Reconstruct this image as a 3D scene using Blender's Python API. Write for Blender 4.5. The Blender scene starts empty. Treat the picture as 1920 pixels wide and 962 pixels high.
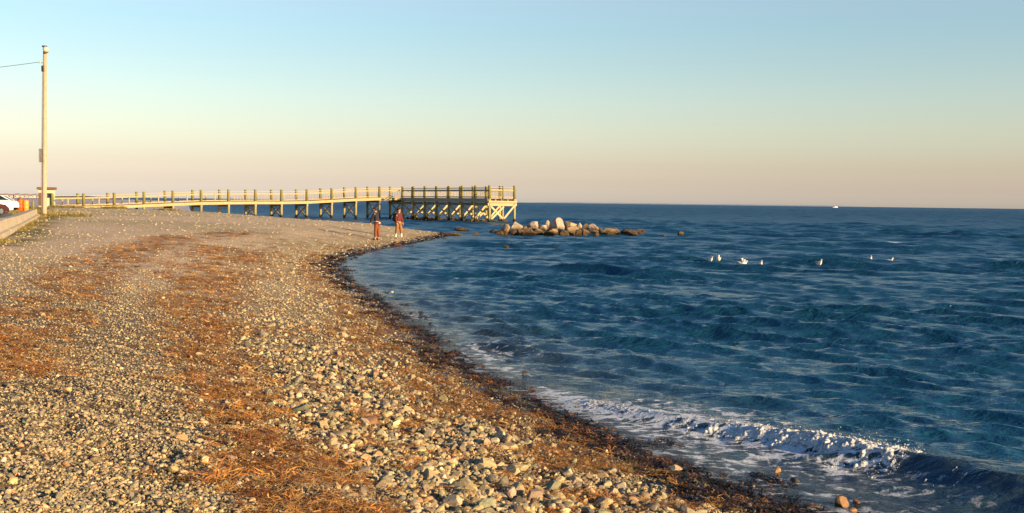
import bpy, bmesh, math, random
import numpy as np
from mathutils import Vector, Matrix, Euler

random.seed(7)
rng = np.random.default_rng(11)
SC = bpy.context.scene
COL = SC.collection
R = math.radians

# ------------------------------------------------------------------ camera
F = 2027.0                      # focal length in photo pixels (1920 wide)
CAM_H = 2.25
PITCH, ROLL = math.atan(102.0 / F), math.atan(0.0127)
fw = Vector((0, math.cos(PITCH), -math.sin(PITCH)))
up0 = Vector((0, math.sin(PITCH), math.cos(PITCH)))
rt0 = Vector((1, 0, 0))
rt = rt0 * math.cos(ROLL) + up0 * math.sin(ROLL)
upv = up0 * math.cos(ROLL) - rt0 * math.sin(ROLL)
cam_d = bpy.data.cameras.new('camera')
cam_d.sensor_width = 36.0
cam_d.lens = F / 1920.0 * 36.0
cam_d.clip_start = 0.1
cam_d.clip_end = 30000
cam = bpy.data.objects.new('camera', cam_d)
COL.objects.link(cam)
m = Matrix((rt, upv, -fw)).transposed().to_4x4()
m.translation = Vector((0, 0, CAM_H))
cam.matrix_world = m
SC.camera = cam

# ------------------------------------------------------------------ light
SUN_AZ, SUN_EL = 124.0, 13.0    # azimuth clockwise from the view direction
SC.view_settings.view_transform = 'Standard'
SC.view_settings.look = 'None'
SC.view_settings.exposure = 1.0
SC.view_settings.gamma = 1.0
W = bpy.data.worlds.new('World')
SC.world = W
W.use_nodes = True
wt = W.node_tree
for n in list(wt.nodes):
    wt.nodes.remove(n)
wo = wt.nodes.new('ShaderNodeOutputWorld')
bg = wt.nodes.new('ShaderNodeBackground')
sky = wt.nodes.new('ShaderNodeTexSky')
sky.sky_type = 'NISHITA'
sky.sun_disc = False
sky.sun_elevation = R(SUN_EL)
sky.sun_rotation = R(SUN_AZ)
sky.altitude = 0
sky.air_density = 1.0
sky.dust_density = 0.6
sky.ozone_density = 1.5
tc = wt.nodes.new('ShaderNodeTexCoord')
sx = wt.nodes.new('ShaderNodeSeparateXYZ')
wt.links.new(tc.outputs['Generated'], sx.inputs[0])
rp = wt.nodes.new('ShaderNodeValToRGB')
# evening haze tint by elevation (sine of elevation), the same all round
SKY_TINT = [(0.0044, (0.695, 0.689, 1.000)), (0.0168, (0.630, 0.573, 0.778)), (0.0340, (0.638, 0.552, 0.642)), (0.0636, (0.726, 0.638, 0.620)), (0.0932, (0.747, 0.692, 0.659)), (0.1278, (0.721, 0.716, 0.689)), (0.1574, (0.717, 0.744, 0.727)), (0.1845, (0.802, 0.771, 0.750)), (0.3000, (0.341, 0.573, 0.790)), (0.5500, (0.279, 0.480, 0.697)), (0.9000, (0.232, 0.372, 0.543))]
SKY_TINT_SCALE = 2.078
mx = wt.nodes.new('ShaderNodeMix')
mx.data_type = 'RGBA'
mx.blend_type = 'MULTIPLY'
mx.inputs[0].default_value = 1.0
wt.links.new(sx.outputs['Z'], rp.inputs[0])
wt.links.new(sky.outputs[0], mx.inputs['A'])
wt.links.new(rp.outputs[0], mx.inputs['B'])
wt.links.new(mx.outputs['Result'], bg.inputs['Color'])
bg.inputs['Strength'].default_value = 0.06 * SKY_TINT_SCALE
wt.links.new(bg.outputs[0], wo.inputs[0])
els = rp.color_ramp.elements
for i, (p, c) in enumerate(SKY_TINT):
    e = els[i] if i < 2 else els.new(p)
    e.position = p
    e.color = (*c, 1)
sun_d = bpy.data.lights.new('sun', 'SUN')
sun_d.energy = 5.0
sun_d.angle = R(0.6)
sun_d.color = (1.0, 0.72, 0.39)
sun = bpy.data.objects.new('sun', sun_d)
COL.objects.link(sun)
SUN = Vector((math.sin(R(SUN_AZ)) * math.cos(R(SUN_EL)), math.cos(R(SUN_AZ)) * math.cos(R(SUN_EL)), math.sin(R(SUN_EL))))
sun.rotation_euler = SUN.to_track_quat('Z', 'Y').to_euler()

# ------------------------------------------------------------------ helpers
def tag(o, label=None, cat=None, group=None, kind=None):
    if label: o['label'] = label
    if cat: o['category'] = cat
    if group: o['group'] = group
    if kind: o['kind'] = kind
    return o

def empty(name, loc, label, cat, group=None, rz=0):
    o = bpy.data.objects.new(name, None)
    o.location = loc
    o.rotation_euler = (0, 0, rz)
    o.empty_display_size = 0.2
    COL.objects.link(o)
    return tag(o, label, cat, group)

class MB:
    """collects vertices and faces into one mesh"""
    def __init__(s):
        s.v, s.f = [], []
    def add(s, vs, fs):
        b = len(s.v)
        s.v.extend([tuple(v) for v in vs])
        s.f.extend([tuple(b + i for i in f) for f in fs])
        return s
    def box(s, c, d, rz=0.0, M=None):
        hx, hy, hz = d[0] / 2, d[1] / 2, d[2] / 2
        rm = Matrix.Rotation(rz, 3, 'Z') if M is None else M
        vs = [Vector(c) + rm @ Vector((x * hx, y * hy, z * hz)) for z in (-1, 1) for x, y in ((-1, -1), (1, -1), (1, 1), (-1, 1))]
        return s.add(vs, [(3, 2, 1, 0), (4, 5, 6, 7), (0, 1, 5, 4), (1, 2, 6, 5), (2, 3, 7, 6), (3, 0, 4, 7)])
    def beam(s, a, b, w, h):
        """a rectangular beam between two points, h is its upright size"""
        a, b = Vector(a), Vector(b)
        d = b - a
        x = d.normalized()
        y = Vector((0, 0, 1)).cross(x)
        y = y.normalized() if y.length > 1e-4 else Vector((1, 0, 0))
        z = x.cross(y)
        return s.box((a + b) / 2, (d.length, w, h), M=Matrix((x, y, z)).transposed())
    def tube(s, pts, rad, n=8, cap=True):
        rings = []
        pts = [Vector(p) for p in pts]
        for i, p in enumerate(pts):
            t = (pts[min(i + 1, len(pts) - 1)] - pts[max(i - 1, 0)]).normalized()
            a = t.cross(Vector((0, 0, 1)))
            if a.length < 1e-3: a = Vector((1, 0, 0))
            a.normalize()
            b = t.cross(a)
            r = rad[i] if isinstance(rad, (list, tuple)) else rad
            rings.append([p + (a * math.cos(q) + b * math.sin(q)) * r for q in [2 * math.pi * k / n for k in range(n)]])
        vs = [v for r_ in rings for v in r_]
        fs = []
        for i in range(len(pts) - 1):
            for k in range(n):
                fs.append((i * n + k, i * n + (k + 1) % n, (i + 1) * n + (k + 1) % n, (i + 1) * n + k))
        if cap:
            fs.append(tuple(range(n - 1, -1, -1)))
            fs.append(tuple((len(pts) - 1) * n + k for k in range(n)))
        return s.add(vs, fs)
    def build(s, name, mat, parent=None, smooth=False, bevel=0, loc=None):
        me = bpy.data.meshes.new(name)
        me.from_pydata(s.v, [], s.f)
        bm = bmesh.new()
        bm.from_mesh(me)
        bmesh.ops.recalc_face_normals(bm, faces=bm.faces)
        if bevel:
            bmesh.ops.bevel(bm, geom=[e for e in bm.edges], offset=bevel, segments=1, affect='EDGES', profile=0.5)
        bm.to_mesh(me)
        bm.free()
        if mat: me.materials.append(mat)
        if smooth: me.shade_smooth()
        o = bpy.data.objects.new(name, me)
        COL.objects.link(o)
        if parent: o.parent = parent
        if loc is not None: o.location = loc
        return o

def grid_mesh(name, V, mask, mat, attrs=None, smooth=True):
    """V is (rows, cols, 3); faces kept where mask (rows-1, cols-1) is true"""
    n, mcol = V.shape[:2]
    idx = np.arange(n * mcol).reshape(n, mcol)
    q = np.stack([idx[:-1, :-1], idx[:-1, 1:], idx[1:, 1:], idx[1:, :-1]], -1)[mask]
    used = np.zeros(n * mcol, bool)
    used[q.ravel()] = True
    remap = np.cumsum(used) - 1
    q = remap[q]
    co = V.reshape(-1, 3)[used]
    me = bpy.data.meshes.new(name)
    me.vertices.add(len(co))
    me.vertices.foreach_set('co', co.astype(np.float32).ravel())
    me.loops.add(q.size)
    me.loops.foreach_set('vertex_index', q.ravel().astype(np.int32))
    me.polygons.add(len(q))
    me.polygons.foreach_set('loop_start', np.arange(0, q.size, 4, dtype=np.int32))
    me.polygons.foreach_set('loop_total', np.full(len(q), 4, np.int32))
    me.update(calc_edges=True)
    for k, a in (attrs or {}).items():
        at_ = me.attributes.new(k, 'FLOAT', 'POINT')
        at_.data.foreach_set('value', a.reshape(-1)[used].astype(np.float32))
    if smooth: me.shade_smooth()
    me.materials.append(mat)
    o = bpy.data.objects.new(name, me)
    COL.objects.link(o)
    return o

class NT:
    """small wrapper for building materials"""
    def __init__(s, name):
        s.m = bpy.data.materials.new(name)
        s.m.use_nodes = True
        s.t = s.m.node_tree
        s.t.nodes.clear()
        s.out = s.t.nodes.new('ShaderNodeOutputMaterial')
    def n(s, ty, **kw):
        nd = s.t.nodes.new(ty)
        for k, v in kw.items():
            setattr(nd, k, v)
        return nd
    def l(s, a, b):
        s.t.links.new(a, b)
    def set(s, sock, v):
        if hasattr(v, 'is_linked') or isinstance(v, bpy.types.NodeSocket):
            s.l(v, sock)
        elif isinstance(v, (tuple, list)) and len(v) == 3 and sock.type == 'RGBA':
            sock.default_value = (*v, 1)
        else:
            sock.default_value = v
    def noise(s, scale, detail=4, rough=0.55, vec=None, out='Fac', dist=0.0):
        nd = s.n('ShaderNodeTexNoise')
        nd.inputs['Scale'].default_value = scale
        nd.inputs['Detail'].default_value = detail
        nd.inputs['Roughness'].default_value = rough
        nd.inputs['Distortion'].default_value = dist
        if vec is not None: s.l(vec, nd.inputs['Vector'])
        return nd.outputs[out]
    def voronoi(s, scale, vec=None, out='Color', feature='F1'):
        nd = s.n('ShaderNodeTexVoronoi', feature=feature)
        nd.inputs['Scale'].default_value = scale
        if vec is not None: s.l(vec, nd.inputs['Vector'])
        return nd.outputs[out]
    def ramp(s, fac, stops):
        nd = s.n('ShaderNodeValToRGB')
        s.l(fac, nd.inputs[0])
        e = nd.color_ramp.elements
        for i, (p, c) in enumerate(stops):
            el = e[i] if i < 2 else e.new(p)
            el.position = p
            el.color = (c, c, c, 1) if isinstance(c, (int, float)) else (*c, 1)
        return nd.outputs[0]
    def mix(s, fac, a, b, mode='MIX'):
        nd = s.n('ShaderNodeMix', data_type='RGBA', blend_type=mode)
        s.set(nd.inputs[0], fac)
        s.set(nd.inputs['A'], a)
        s.set(nd.inputs['B'], b)
        return nd.outputs['Result']
    def math(s, op, a, b=None, clamp=False):
        nd = s.n('ShaderNodeMath', operation=op, use_clamp=clamp)
        s.set(nd.inputs[0], a)
        if b is not None: s.set(nd.inputs[1], b)
        return nd.outputs[0]
    def attr(s, name, ty='GEOMETRY', out='Fac'):
        nd = s.n('ShaderNodeAttribute', attribute_name=name, attribute_type=ty)
        return nd.outputs[out]
    def pos(s):
        return s.n('ShaderNodeNewGeometry').outputs['Position']
    def objco(s):
        return s.n('ShaderNodeTexCoord').outputs['Object']
    def bump(s, h, strength=0.5, dist=0.02, normal=None):
        nd = s.n('ShaderNodeBump')
        s.set(nd.inputs['Strength'], strength)
        nd.inputs['Distance'].default_value = dist
        s.l(h, nd.inputs['Height'])
        if normal is not None: s.l(normal, nd.inputs['Normal'])
        return nd.outputs[0]
    def pbr(s, col, rough=0.7, normal=None, metal=0.0, ior=1.45, spec=None):
        p = s.n('ShaderNodeBsdfPrincipled')
        s.set(p.inputs['Base Color'], col)
        s.set(p.inputs['Roughness'], rough)
        p.inputs['Metallic'].default_value = metal
        p.inputs['IOR'].default_value = ior
        if spec is not None: p.inputs['Specular IOR Level'].default_value = spec
        if normal is not None: s.l(normal, p.inputs['Normal'])
        return p.outputs[0]
    def done(s, sh):
        s.l(sh, s.out.inputs['Surface'])
        return s.m

def mat_plain(name, col, rough=0.6, var=0.25, scale=6.0, metal=0.0, bump=0.15):
    t = NT(name)
    v = t.objco()
    nz = t.noise(scale, 5, 0.6, v)
    dark = tuple(c * (1 - var) for c in col)
    lite = tuple(min(1, c * (1 + var)) for c in col)
    c = t.ramp(nz, [(0.3, dark), (0.7, lite)])
    return t.done(t.pbr(c, rough, t.bump(t.noise(scale * 6, 4, 0.6, v), bump, 0.01) if bump else None, metal))

def mat_wood(name, col, var=0.35, tide=False, moss=None):
    t = NT(name)
    p = t.pos()
    mp = t.n('ShaderNodeMapping')
    mp.inputs['Scale'].default_value = (6, 6, 1.2)
    t.l(p, mp.inputs['Vector'])
    g = t.noise(3.0, 6, 0.65, mp.outputs[0])
    c = t.ramp(g, [(0.25, tuple(x * (1 - var) for x in col)), (0.75, tuple(min(1, x * (1 + var)) for x in col))])
    if moss:
        k = t.ramp(t.noise(0.9, 4, 0.6, p), [(0.42, 0.0), (0.62, 1.0)])
        c = t.mix(t.math('MULTIPLY', k, 0.7), c, moss)
    if tide:                       # soaked, weed-grown foot of the piles up to the tide line
        sep = t.n('ShaderNodeSeparateXYZ')
        t.l(p, sep.inputs[0])
        zz = t.math('ADD', sep.outputs['Z'], t.math('MULTIPLY', t.noise(2.5, 3, 0.5, p), 0.35))
        k = t.ramp(zz, [(0.52, 1.0), (0.72, 0.0)])
        c = t.mix(k, c, (0.022, 0.018, 0.010))
    return t.done(t.pbr(c, 0.75, t.bump(g, 0.3, 0.02)))

# ------------------------------------------------------------------ ground shape
def ray(px, py):
    return (fw + rt * ((px - 960) / F) + upv * ((481 - py) / F))
def at_z(px, py, z=0.0):
    d = ray(px, py)
    t = (z - CAM_H) / d.z
    return Vector((d.x * t, d.y * t, z))
def at_d(px, py, dist):
    """point on the pixel's ray at depth y = dist"""
    d = ray(px, py)
    t = dist / d.y
    return Vector((d.x * t, dist, CAM_H + d.z * t))

front_px = [(1475, 952), (1345, 905), (1200, 848), (1085, 790), (1003, 752), (935, 715), (880, 688), (822, 640), (765, 601),
            (722, 571), (682, 546), (648, 522), (632, 500), (642, 485), (700, 470), (780, 455), (848, 441)]
SHORE = [(60, -120), (24, -41), (11, -12), (4.6, 2.6)] + [tuple(at_z(*p).xy) for p in front_px]
SHORE += [(-5.2, 76.5), (-8.6, 82), (-14, 93), (-20.5, 106), (-24.5, 114), (-27.5, 122), (-37, 131), (-58, 195), (-150, 500), (-160, 640)]
SHORE = np.array(SHORE)
LAND = np.vstack([SHORE, [(-900, 640), (-900, -120)]])

def shore_dist(x, y):
    """signed distance to the waterline, positive inland"""
    x = np.asarray(x, float); y = np.asarray(y, float)
    best = np.full(x.shape, 1e9)
    for a, b in zip(SHORE[:-1], SHORE[1:]):
        dx, dy = b - a
        t = np.clip(((x - a[0]) * dx + (y - a[1]) * dy) / (dx * dx + dy * dy), 0, 1)
        best = np.minimum(best, np.hypot(x - a[0] - t * dx, y - a[1] - t * dy))
    inside = np.zeros(x.shape, bool)
    n = len(LAND)
    for i in range(n):
        x1, y1 = LAND[i]; x2, y2 = LAND[(i + 1) % n]
        c = ((y1 > y) != (y2 > y))
        xi = (x2 - x1) * (y - y1) / (y2 - y1 + 1e-12) + x1
        inside ^= c & (x < xi)
    return np.where(inside, best, -best)

def vnoise(x, y, seed=0):
    """smooth value noise"""
    x = np.asarray(x, float); y = np.asarray(y, float)
    xi = np.floor(x).astype(np.int64); yi = np.floor(y).astype(np.int64)
    fx = x - xi; fy = y - yi
    fx = fx * fx * (3 - 2 * fx); fy = fy * fy * (3 - 2 * fy)
    def h(a, b):
        n = (a * 374761393 + b * 668265263 + seed * 974634777) & 0x7fffffff
        n = ((n ^ (n >> 13)) * 1274126177) & 0x7fffffff
        return ((n ^ (n >> 16)) & 0xffff) / 65535.0
    return (h(xi, yi) * (1 - fx) + h(xi + 1, yi) * fx) * (1 - fy) + (h(xi, yi + 1) * (1 - fx) + h(xi + 1, yi + 1) * fx) * fy
def fbm(x, y, oct=4, seed=0):
    s = 0; a = 0.5; 
    for o in range(oct):
        s = s + a * vnoise(x * 2 ** o, y * 2 ** o, seed + o); a *= 0.5
    return s / (1 - 0.5 ** oct)

WALL_A = at_z(-25, 447, 1.05)
WALL_B = at_z(70, 403.5, 1.2)
def height(x, y, s=None):
    x = np.asarray(x, float); y = np.asarray(y, float)
    if s is None: s = shore_dist(x, y)
    z = np.interp(s, [-60, -12, -3, -1, 0, 1, 3, 5.2, 8, 15, 25, 60], [-4, -2.4, -.55, -.16, 0.0, .11, .38, .66, .82, 1.02, 1.2, 1.24])
    z = z + np.clip(s, 0, 3) / 3 * (0.10 * (fbm(x * .35, y * .35, 3, 5) - .5) + 0.035 * (fbm(x * 1.7, y * 1.7, 3, 9) - .5))
    dd = np.hypot(x, y)
    z = z + np.clip((24 - dd) / 14, 0, 1) * np.clip(s / .6, 0, 1) * (1.0 * (.085 * (fbm(x * 2.9, y * 2.9, 3, 3) - .5)) + .040 * (vnoise(x * 8.5, y * 8.5, 14) - .5))
    # parking lot behind the concrete wall lies a little lower
    wx, wy = WALL_B.x - WALL_A.x, WALL_B.y - WALL_A.y
    L = math.hypot(wx, wy)
    side = -( (x - WALL_A.x) * wy - (y - WALL_A.y) * wx) / L      # positive to the left of the wall
    k = np.clip((side - 0.5) / 1.5, 0, 1) * np.clip((y - 12) / 6, 0, 1) * np.clip((118 - y) / 12, 0, 1)
    k = k * np.clip((WALL_B.x + 4 - x - 0.18 * (y - 60)) / 3, 0, 1)
    return z * (1 - k) + 0.80 * k
def gz(x, y):
    return float(height(np.array([x]), np.array([y]))[0])
def ground_at(px, py, lift=0.0):
    z = 0.8
    for _ in range(14):
        p = at_z(px, py, z)
        z = 0.5 * z + 0.5 * gz(p.x, p.y)
    p = at_z(px, py, z)
    return Vector((p.x, p.y, gz(p.x, p.y) + lift))

def poly_dist(x, y, P):
    best = np.full(np.shape(x), 1e9); tt = np.zeros(np.shape(x))
    P = np.array(P)
    for i, (a, b) in enumerate(zip(P[:-1], P[1:])):
        dx, dy = b - a
        t = np.clip(((x - a[0]) * dx + (y - a[1]) * dy) / (dx * dx + dy * dy), 0, 1)
        d = np.hypot(x - a[0] - t * dx, y - a[1] - t * dy)
        m_ = d < best
        best = np.where(m_, d, best); tt = np.where(m_, i + t, tt)
    return best, tt

# zones of drift weed, traced on the ground
BAND1 = [ground_at(*p).xy for p in [(440, 470), (385, 520), (370, 590), (385, 660), (440, 740), (510, 830), (575, 900), (640, 990)]]
BAND1_W = [1.6, 1.0, .62, .5, .42, .36, .36, .34]
BAND2 = [ground_at(*p).xy for p in [(-60, 690), (20, 640), (70, 590), (120, 545), (170, 505), (250, 470), (330, 447), (470, 434)]]
BAND2_W = [.7, .62, .65, .7, .8, .9, .9, 1.2]
BAND1 = [tuple(p) for p in BAND1]; BAND2 = [tuple(p) for p in BAND2]

def weed_field(x, y, s):
    """0..1: how thickly dry weed lies here"""
    d1, t1 = poly_dist(x, y, BAND1)
    w1 = np.interp(t1, range(len(BAND1_W)), BAND1_W)
    d2, t2 = poly_dist(x, y, BAND2)
    w2 = np.interp(t2, range(len(BAND2_W)), BAND2_W)
    n = fbm(x * 1.1, y * 1.1, 4, 21); n2 = fbm(x * 3.1, y * 3.1, 3, 33)
    a = np.clip(1.5 - d1 / w1, 0, 1) * np.clip((n * .5 + n2 * .7 - .40) * 4, 0, 1)
    b = np.clip(1.5 - d2 / w2, 0, 1) * np.clip((n * .5 + n2 * .7 - .42) * 4, 0, 1)
    sh = np.exp(-((s - .95) / .6) ** 2) * np.clip((n * .5 + n2 * .6 - .38) * 4, 0, 1)
    sp = np.clip((n * .35 + n2 * .75 - .56) * 5, 0, 1) * (s > .3) * np.clip((4.5 - s) / .9, 0, 1)
    return np.clip(np.maximum.reduce([a, b * .9, sh * .95, sp * .7]), 0, 1)
def cobble_field(x, y, s):
    """0 fine gravel .. 1 coarse cobbles"""
    k = np.clip((s - .5) / .6, 0, 1) * np.clip((4.1 - s) / 1.4, 0, 1)
    n = fbm(x * .8, y * .8, 3, 55)
    return np.clip(k * (.35 + 1.1 * n), 0, 1)
def sand_field(x, y, s):
    """pale pinkish sand further up the beach"""
    d = np.hypot(x, y)
    n = fbm(x * .16, y * .16, 4, 77)
    return np.clip((d - 17) / 12, 0, 1) * np.clip((s - 1.8) / 2.5, 0, 1) * np.clip((n - .33) * 5, 0, 1) * np.clip((100 - y) / 30, 0, 1) * np.clip((x + 30) / 8, 0, 1)

# ------------------------------------------------------------------ beach
def mat_beach():
    t = NT('beach_ground')
    p = t.pos()
    grit = t.voronoi(38, p)
    sep = t.n('ShaderNodeSeparateColor'); t.l(grit, sep.inputs[0])
    fine = t.ramp(sep.outputs[0], [(0.0, (.035, .027, .017)), (.4, (.10, .075, .045)), (.75, (.22, .165, .095)), (1.0, (.42, .33, .20))])  # near ground coloured dark to stand for shade in the gaps between stones
    big = t.noise(.55, 5, .6, p)
    tone = t.ramp(big, [(.32, (.72, .70, .66)), (.68, (1.15, 1.12, 1.05))])
    c = t.mix(1.0, fine, tone, 'MULTIPLY')
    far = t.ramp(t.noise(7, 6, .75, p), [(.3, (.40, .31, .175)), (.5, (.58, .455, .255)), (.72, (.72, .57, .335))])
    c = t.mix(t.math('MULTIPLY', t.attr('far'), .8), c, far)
    c = t.mix(t.math('MULTIPLY', t.attr('sand'), .85), c, t.ramp(t.noise(5, 5, .7, p), [(.3, (.56, .405, .255)), (.7, (.78, .575, .385))]))
    wn = t.noise(55, 6, .8, p)
    weed = t.ramp(wn, [(.38, (.04, .018, .007)), (.5, (.22, .10, .028)), (.64, (.50, .27, .075))])
    wm = t.math('MULTIPLY', t.attr('weed'), t.ramp(t.noise(9, 5, .7, p), [(.35, .35), (.6, 1.0)]))
    c = t.mix(wm, c, weed)
    c = t.mix(t.attr('wet'), c, t.ramp(wn, [(.3, (.008, .006, .004)), (.7, (.05, .028, .010))]))
    c = t.mix(t.attr('grassy'), c, t.ramp(wn, [(.3, (.10, .085, .02)), (.7, (.24, .20, .06))]))
    c = t.mix(t.attr('paved'), c, t.ramp(t.noise(3, 5, .7, p), [(.3, (.13, .125, .12)), (.7, (.20, .19, .18))]))
    c = t.mix(t.attr('flats'), c, t.ramp(t.noise(.06, 5, .7, p), [(.3, (.34, .30, .31)), (.7, (.52, .46, .47))]))
    h = t.math('ADD', t.voronoi(30, p, 'Distance'), t.math('MULTIPLY', t.noise(60, 4, .7, p), .6))
    r = t.n('ShaderNodeMapRange'); t.l(t.attr('wet'), r.inputs[0]); r.inputs[3].default_value = .85; r.inputs[4].default_value = .3
    nm = t.bump(h, .8, .02)
    nm = t.bump(t.noise(4.5, 6, .75, p), t.math('ADD', .5, t.math('MULTIPLY', t.attr('far'), .5)), .22, nm)
    return t.done(t.pbr(c, r.outputs[0], nm))

def polar(r, th):
    RR, TT = np.meshgrid(r, th, indexing='ij')
    return RR * np.sin(TT), RR * np.cos(TT)
th = np.radians(np.concatenate([np.linspace(-80, -33, 60, endpoint=False), np.linspace(-33, 33, 380), np.linspace(33.5, 75, 40)]))
rr = np.concatenate([np.geomspace(1.2, 60, 420), np.geomspace(60.5, 520, 110)])
X, Y = polar(rr, th)
S = shore_dist(X, Y)
Z = height(X, Y, S)
D = np.hypot(X, Y)
edge_n = fbm(X * 2.2, Y * 2.2, 3, 91)
wet = np.clip((.74 + .7 * (edge_n - .5) - S) / .18, 0, 1)
side = -((X - WALL_A.x) * (WALL_B.y - WALL_A.y) - (Y - WALL_A.y) * (WALL_B.x - WALL_A.x)) / math.hypot(WALL_B.x - WALL_A.x, WALL_B.y - WALL_A.y)
paved = np.clip((side - .6) / .5, 0, 1) * (Y > 12) * (Y < 116) * np.clip((WALL_B.x - X - .18 * (Y - 60)) / 2, 0, 1)
# grass verge: at the foot of the wall, round the pole and along the pier's landward end
P0 = Vector((-44.8, 113.0)); PD = Vector((math.cos(R(31)), math.sin(R(31)))); PN = Vector((math.sin(R(31)), -math.cos(R(31))))
BAY = 3.05
gd, _ = poly_dist(X, Y, [tuple(WALL_A.xy), tuple(WALL_B.xy), tuple((P0 - PD * 8).xy)])
gd2, _ = poly_dist(X, Y, [tuple((P0 - PD * 10).xy), tuple((P0 + PD * 10).xy)])
gn = fbm(X * .8, Y * .8, 3, 13)
grassy = np.maximum(np.clip((1.0 + gn - gd) / .8, 0, 1) * (side < .6), np.clip((3.2 + 1.5 * gn - gd2) / 1.2, 0, 1)) * np.clip((gn * 2 - .2), 0, 1)
flats = np.clip((Y - (P0.y + (X - P0.x) * PD.y / PD.x) - 8) / 8, 0, 1)
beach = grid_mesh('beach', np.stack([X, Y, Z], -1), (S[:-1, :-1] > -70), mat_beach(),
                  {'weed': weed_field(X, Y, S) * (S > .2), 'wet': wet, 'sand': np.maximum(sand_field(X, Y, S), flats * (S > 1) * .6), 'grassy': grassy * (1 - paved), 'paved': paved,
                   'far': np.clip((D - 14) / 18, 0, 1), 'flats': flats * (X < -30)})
tag(beach, 'pebble beach of sand, gravel and drift weed', None, None, 'structure')

# ------------------------------------------------------------------ sea
BREAK = [tuple(at_z(*p, 0.0).xy) for p in [(1000, 728), (1050, 745), (1200, 781), (1400, 818), (1560, 850), (1700, 881), (1800, 905), (1920, 938), (2150, 1010), (2500, 1130)]]
BREAK_H = [.01, .04, .075, .105, .135, .155, .16, .15, .12, .06]
def breaker(x, y):
    d, t = poly_dist(x, y, BREAK)
    B = np.array(BREAK)
    i = np.clip(t.astype(int), 0, len(B) - 2)
    e = B[i + 1] - B[i]
    sgn = np.sign((x - B[i][..., 0]) * e[..., 1] - (y - B[i][..., 1]) * e[..., 0])   # + on the shore side
    return d * sgn, t
_wr = np.random.default_rng(4)
WAVES = []
for k in range(70):
    lam = 0.24 * (5.6 / .24) ** (k / 69.0)
    main = math.atan2(-.80, -.60)
    ang = main + _wr.normal(0, .13 if lam > 1.2 else .24) + (0 if k % 5 else .55)
    amp = .0108 * lam * min(1.0, (.6 / lam) ** .5) if lam < 1.8 else .0064 * lam * min(1.0, (3.2 / lam) ** .8)
    WAVES.append((2 * math.pi / lam, ang, amp, _wr.uniform(0, 2 * math.pi), lam))
def sea_surface(x, y, s, cell):
    z = np.zeros_like(x); ox = np.zeros_like(x); oy = np.zeros_like(x)
    grp = .25 + 2.6 * np.clip(fbm(x * .07 + 40 + y * .03, y * .12, 3, 3) - .25, 0, 1)
    grp2 = .3 + 1.3 * fbm(x * .28 + 7, y * .22, 3, 8)
    dep = np.clip((-s) / 6.0, 0, 1)
    for k, a, amp, ph, lam in WAVES:
        f = np.clip((lam / cell - 2.0) / 2.0, 0, 1)
        if not f.any(): continue
        att = f * (dep ** (.55 if lam > 1.2 else .25)) * (grp if lam > 1.8 else grp2)
        q = k * (x * math.cos(a) + y * math.sin(a)) + ph
        sn, cs = np.sin(q), np.cos(q)
        z += amp * att * cs
        ox -= 1.0 * amp * att * sn * math.cos(a)
        oy -= 1.0 * amp * att * sn * math.sin(a)
    # open water: short steep chop, too far off to follow wave by wave
    off = np.clip((np.hypot(x, y) - 24) / 70, 0, 1) * np.clip(-s / 10, 0, 1)
    z = z + off * np.clip((170 - np.hypot(x, y)) / 60, 0, 1) * .15 * (vnoise(x / 1.3 + 3, y / .8, 73) - .5)
    z = z + off * (.42 * (vnoise(x / 2.6 + 11, y / 2.1, 71) - .5) + .24 * (vnoise(x / 4.3, y / 5.1 + 5, 72) - .5))
    u, t = breaker(x, y)
    Hb = np.interp(t, range(len(BREAK_H)), BREAK_H) * (np.abs(t - np.clip(t, .02, len(BREAK_H) - 1.02)) < .5)
    wob = .06 * (fbm(x * 2, y * 2, 2, 31) - .5)
    prof = np.where(u + wob < 0, np.exp(-((u + wob) / .75) ** 2), np.exp(-((u + wob) / .24) ** 2))
    z = z * (1 - .35 * prof) + Hb * prof * (.85 + .3 * fbm(x * 3, y * 3, 2, 61))
    ox = ox - .0 * prof
    return x + ox, y + oy, z, u, t, Hb

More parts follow.
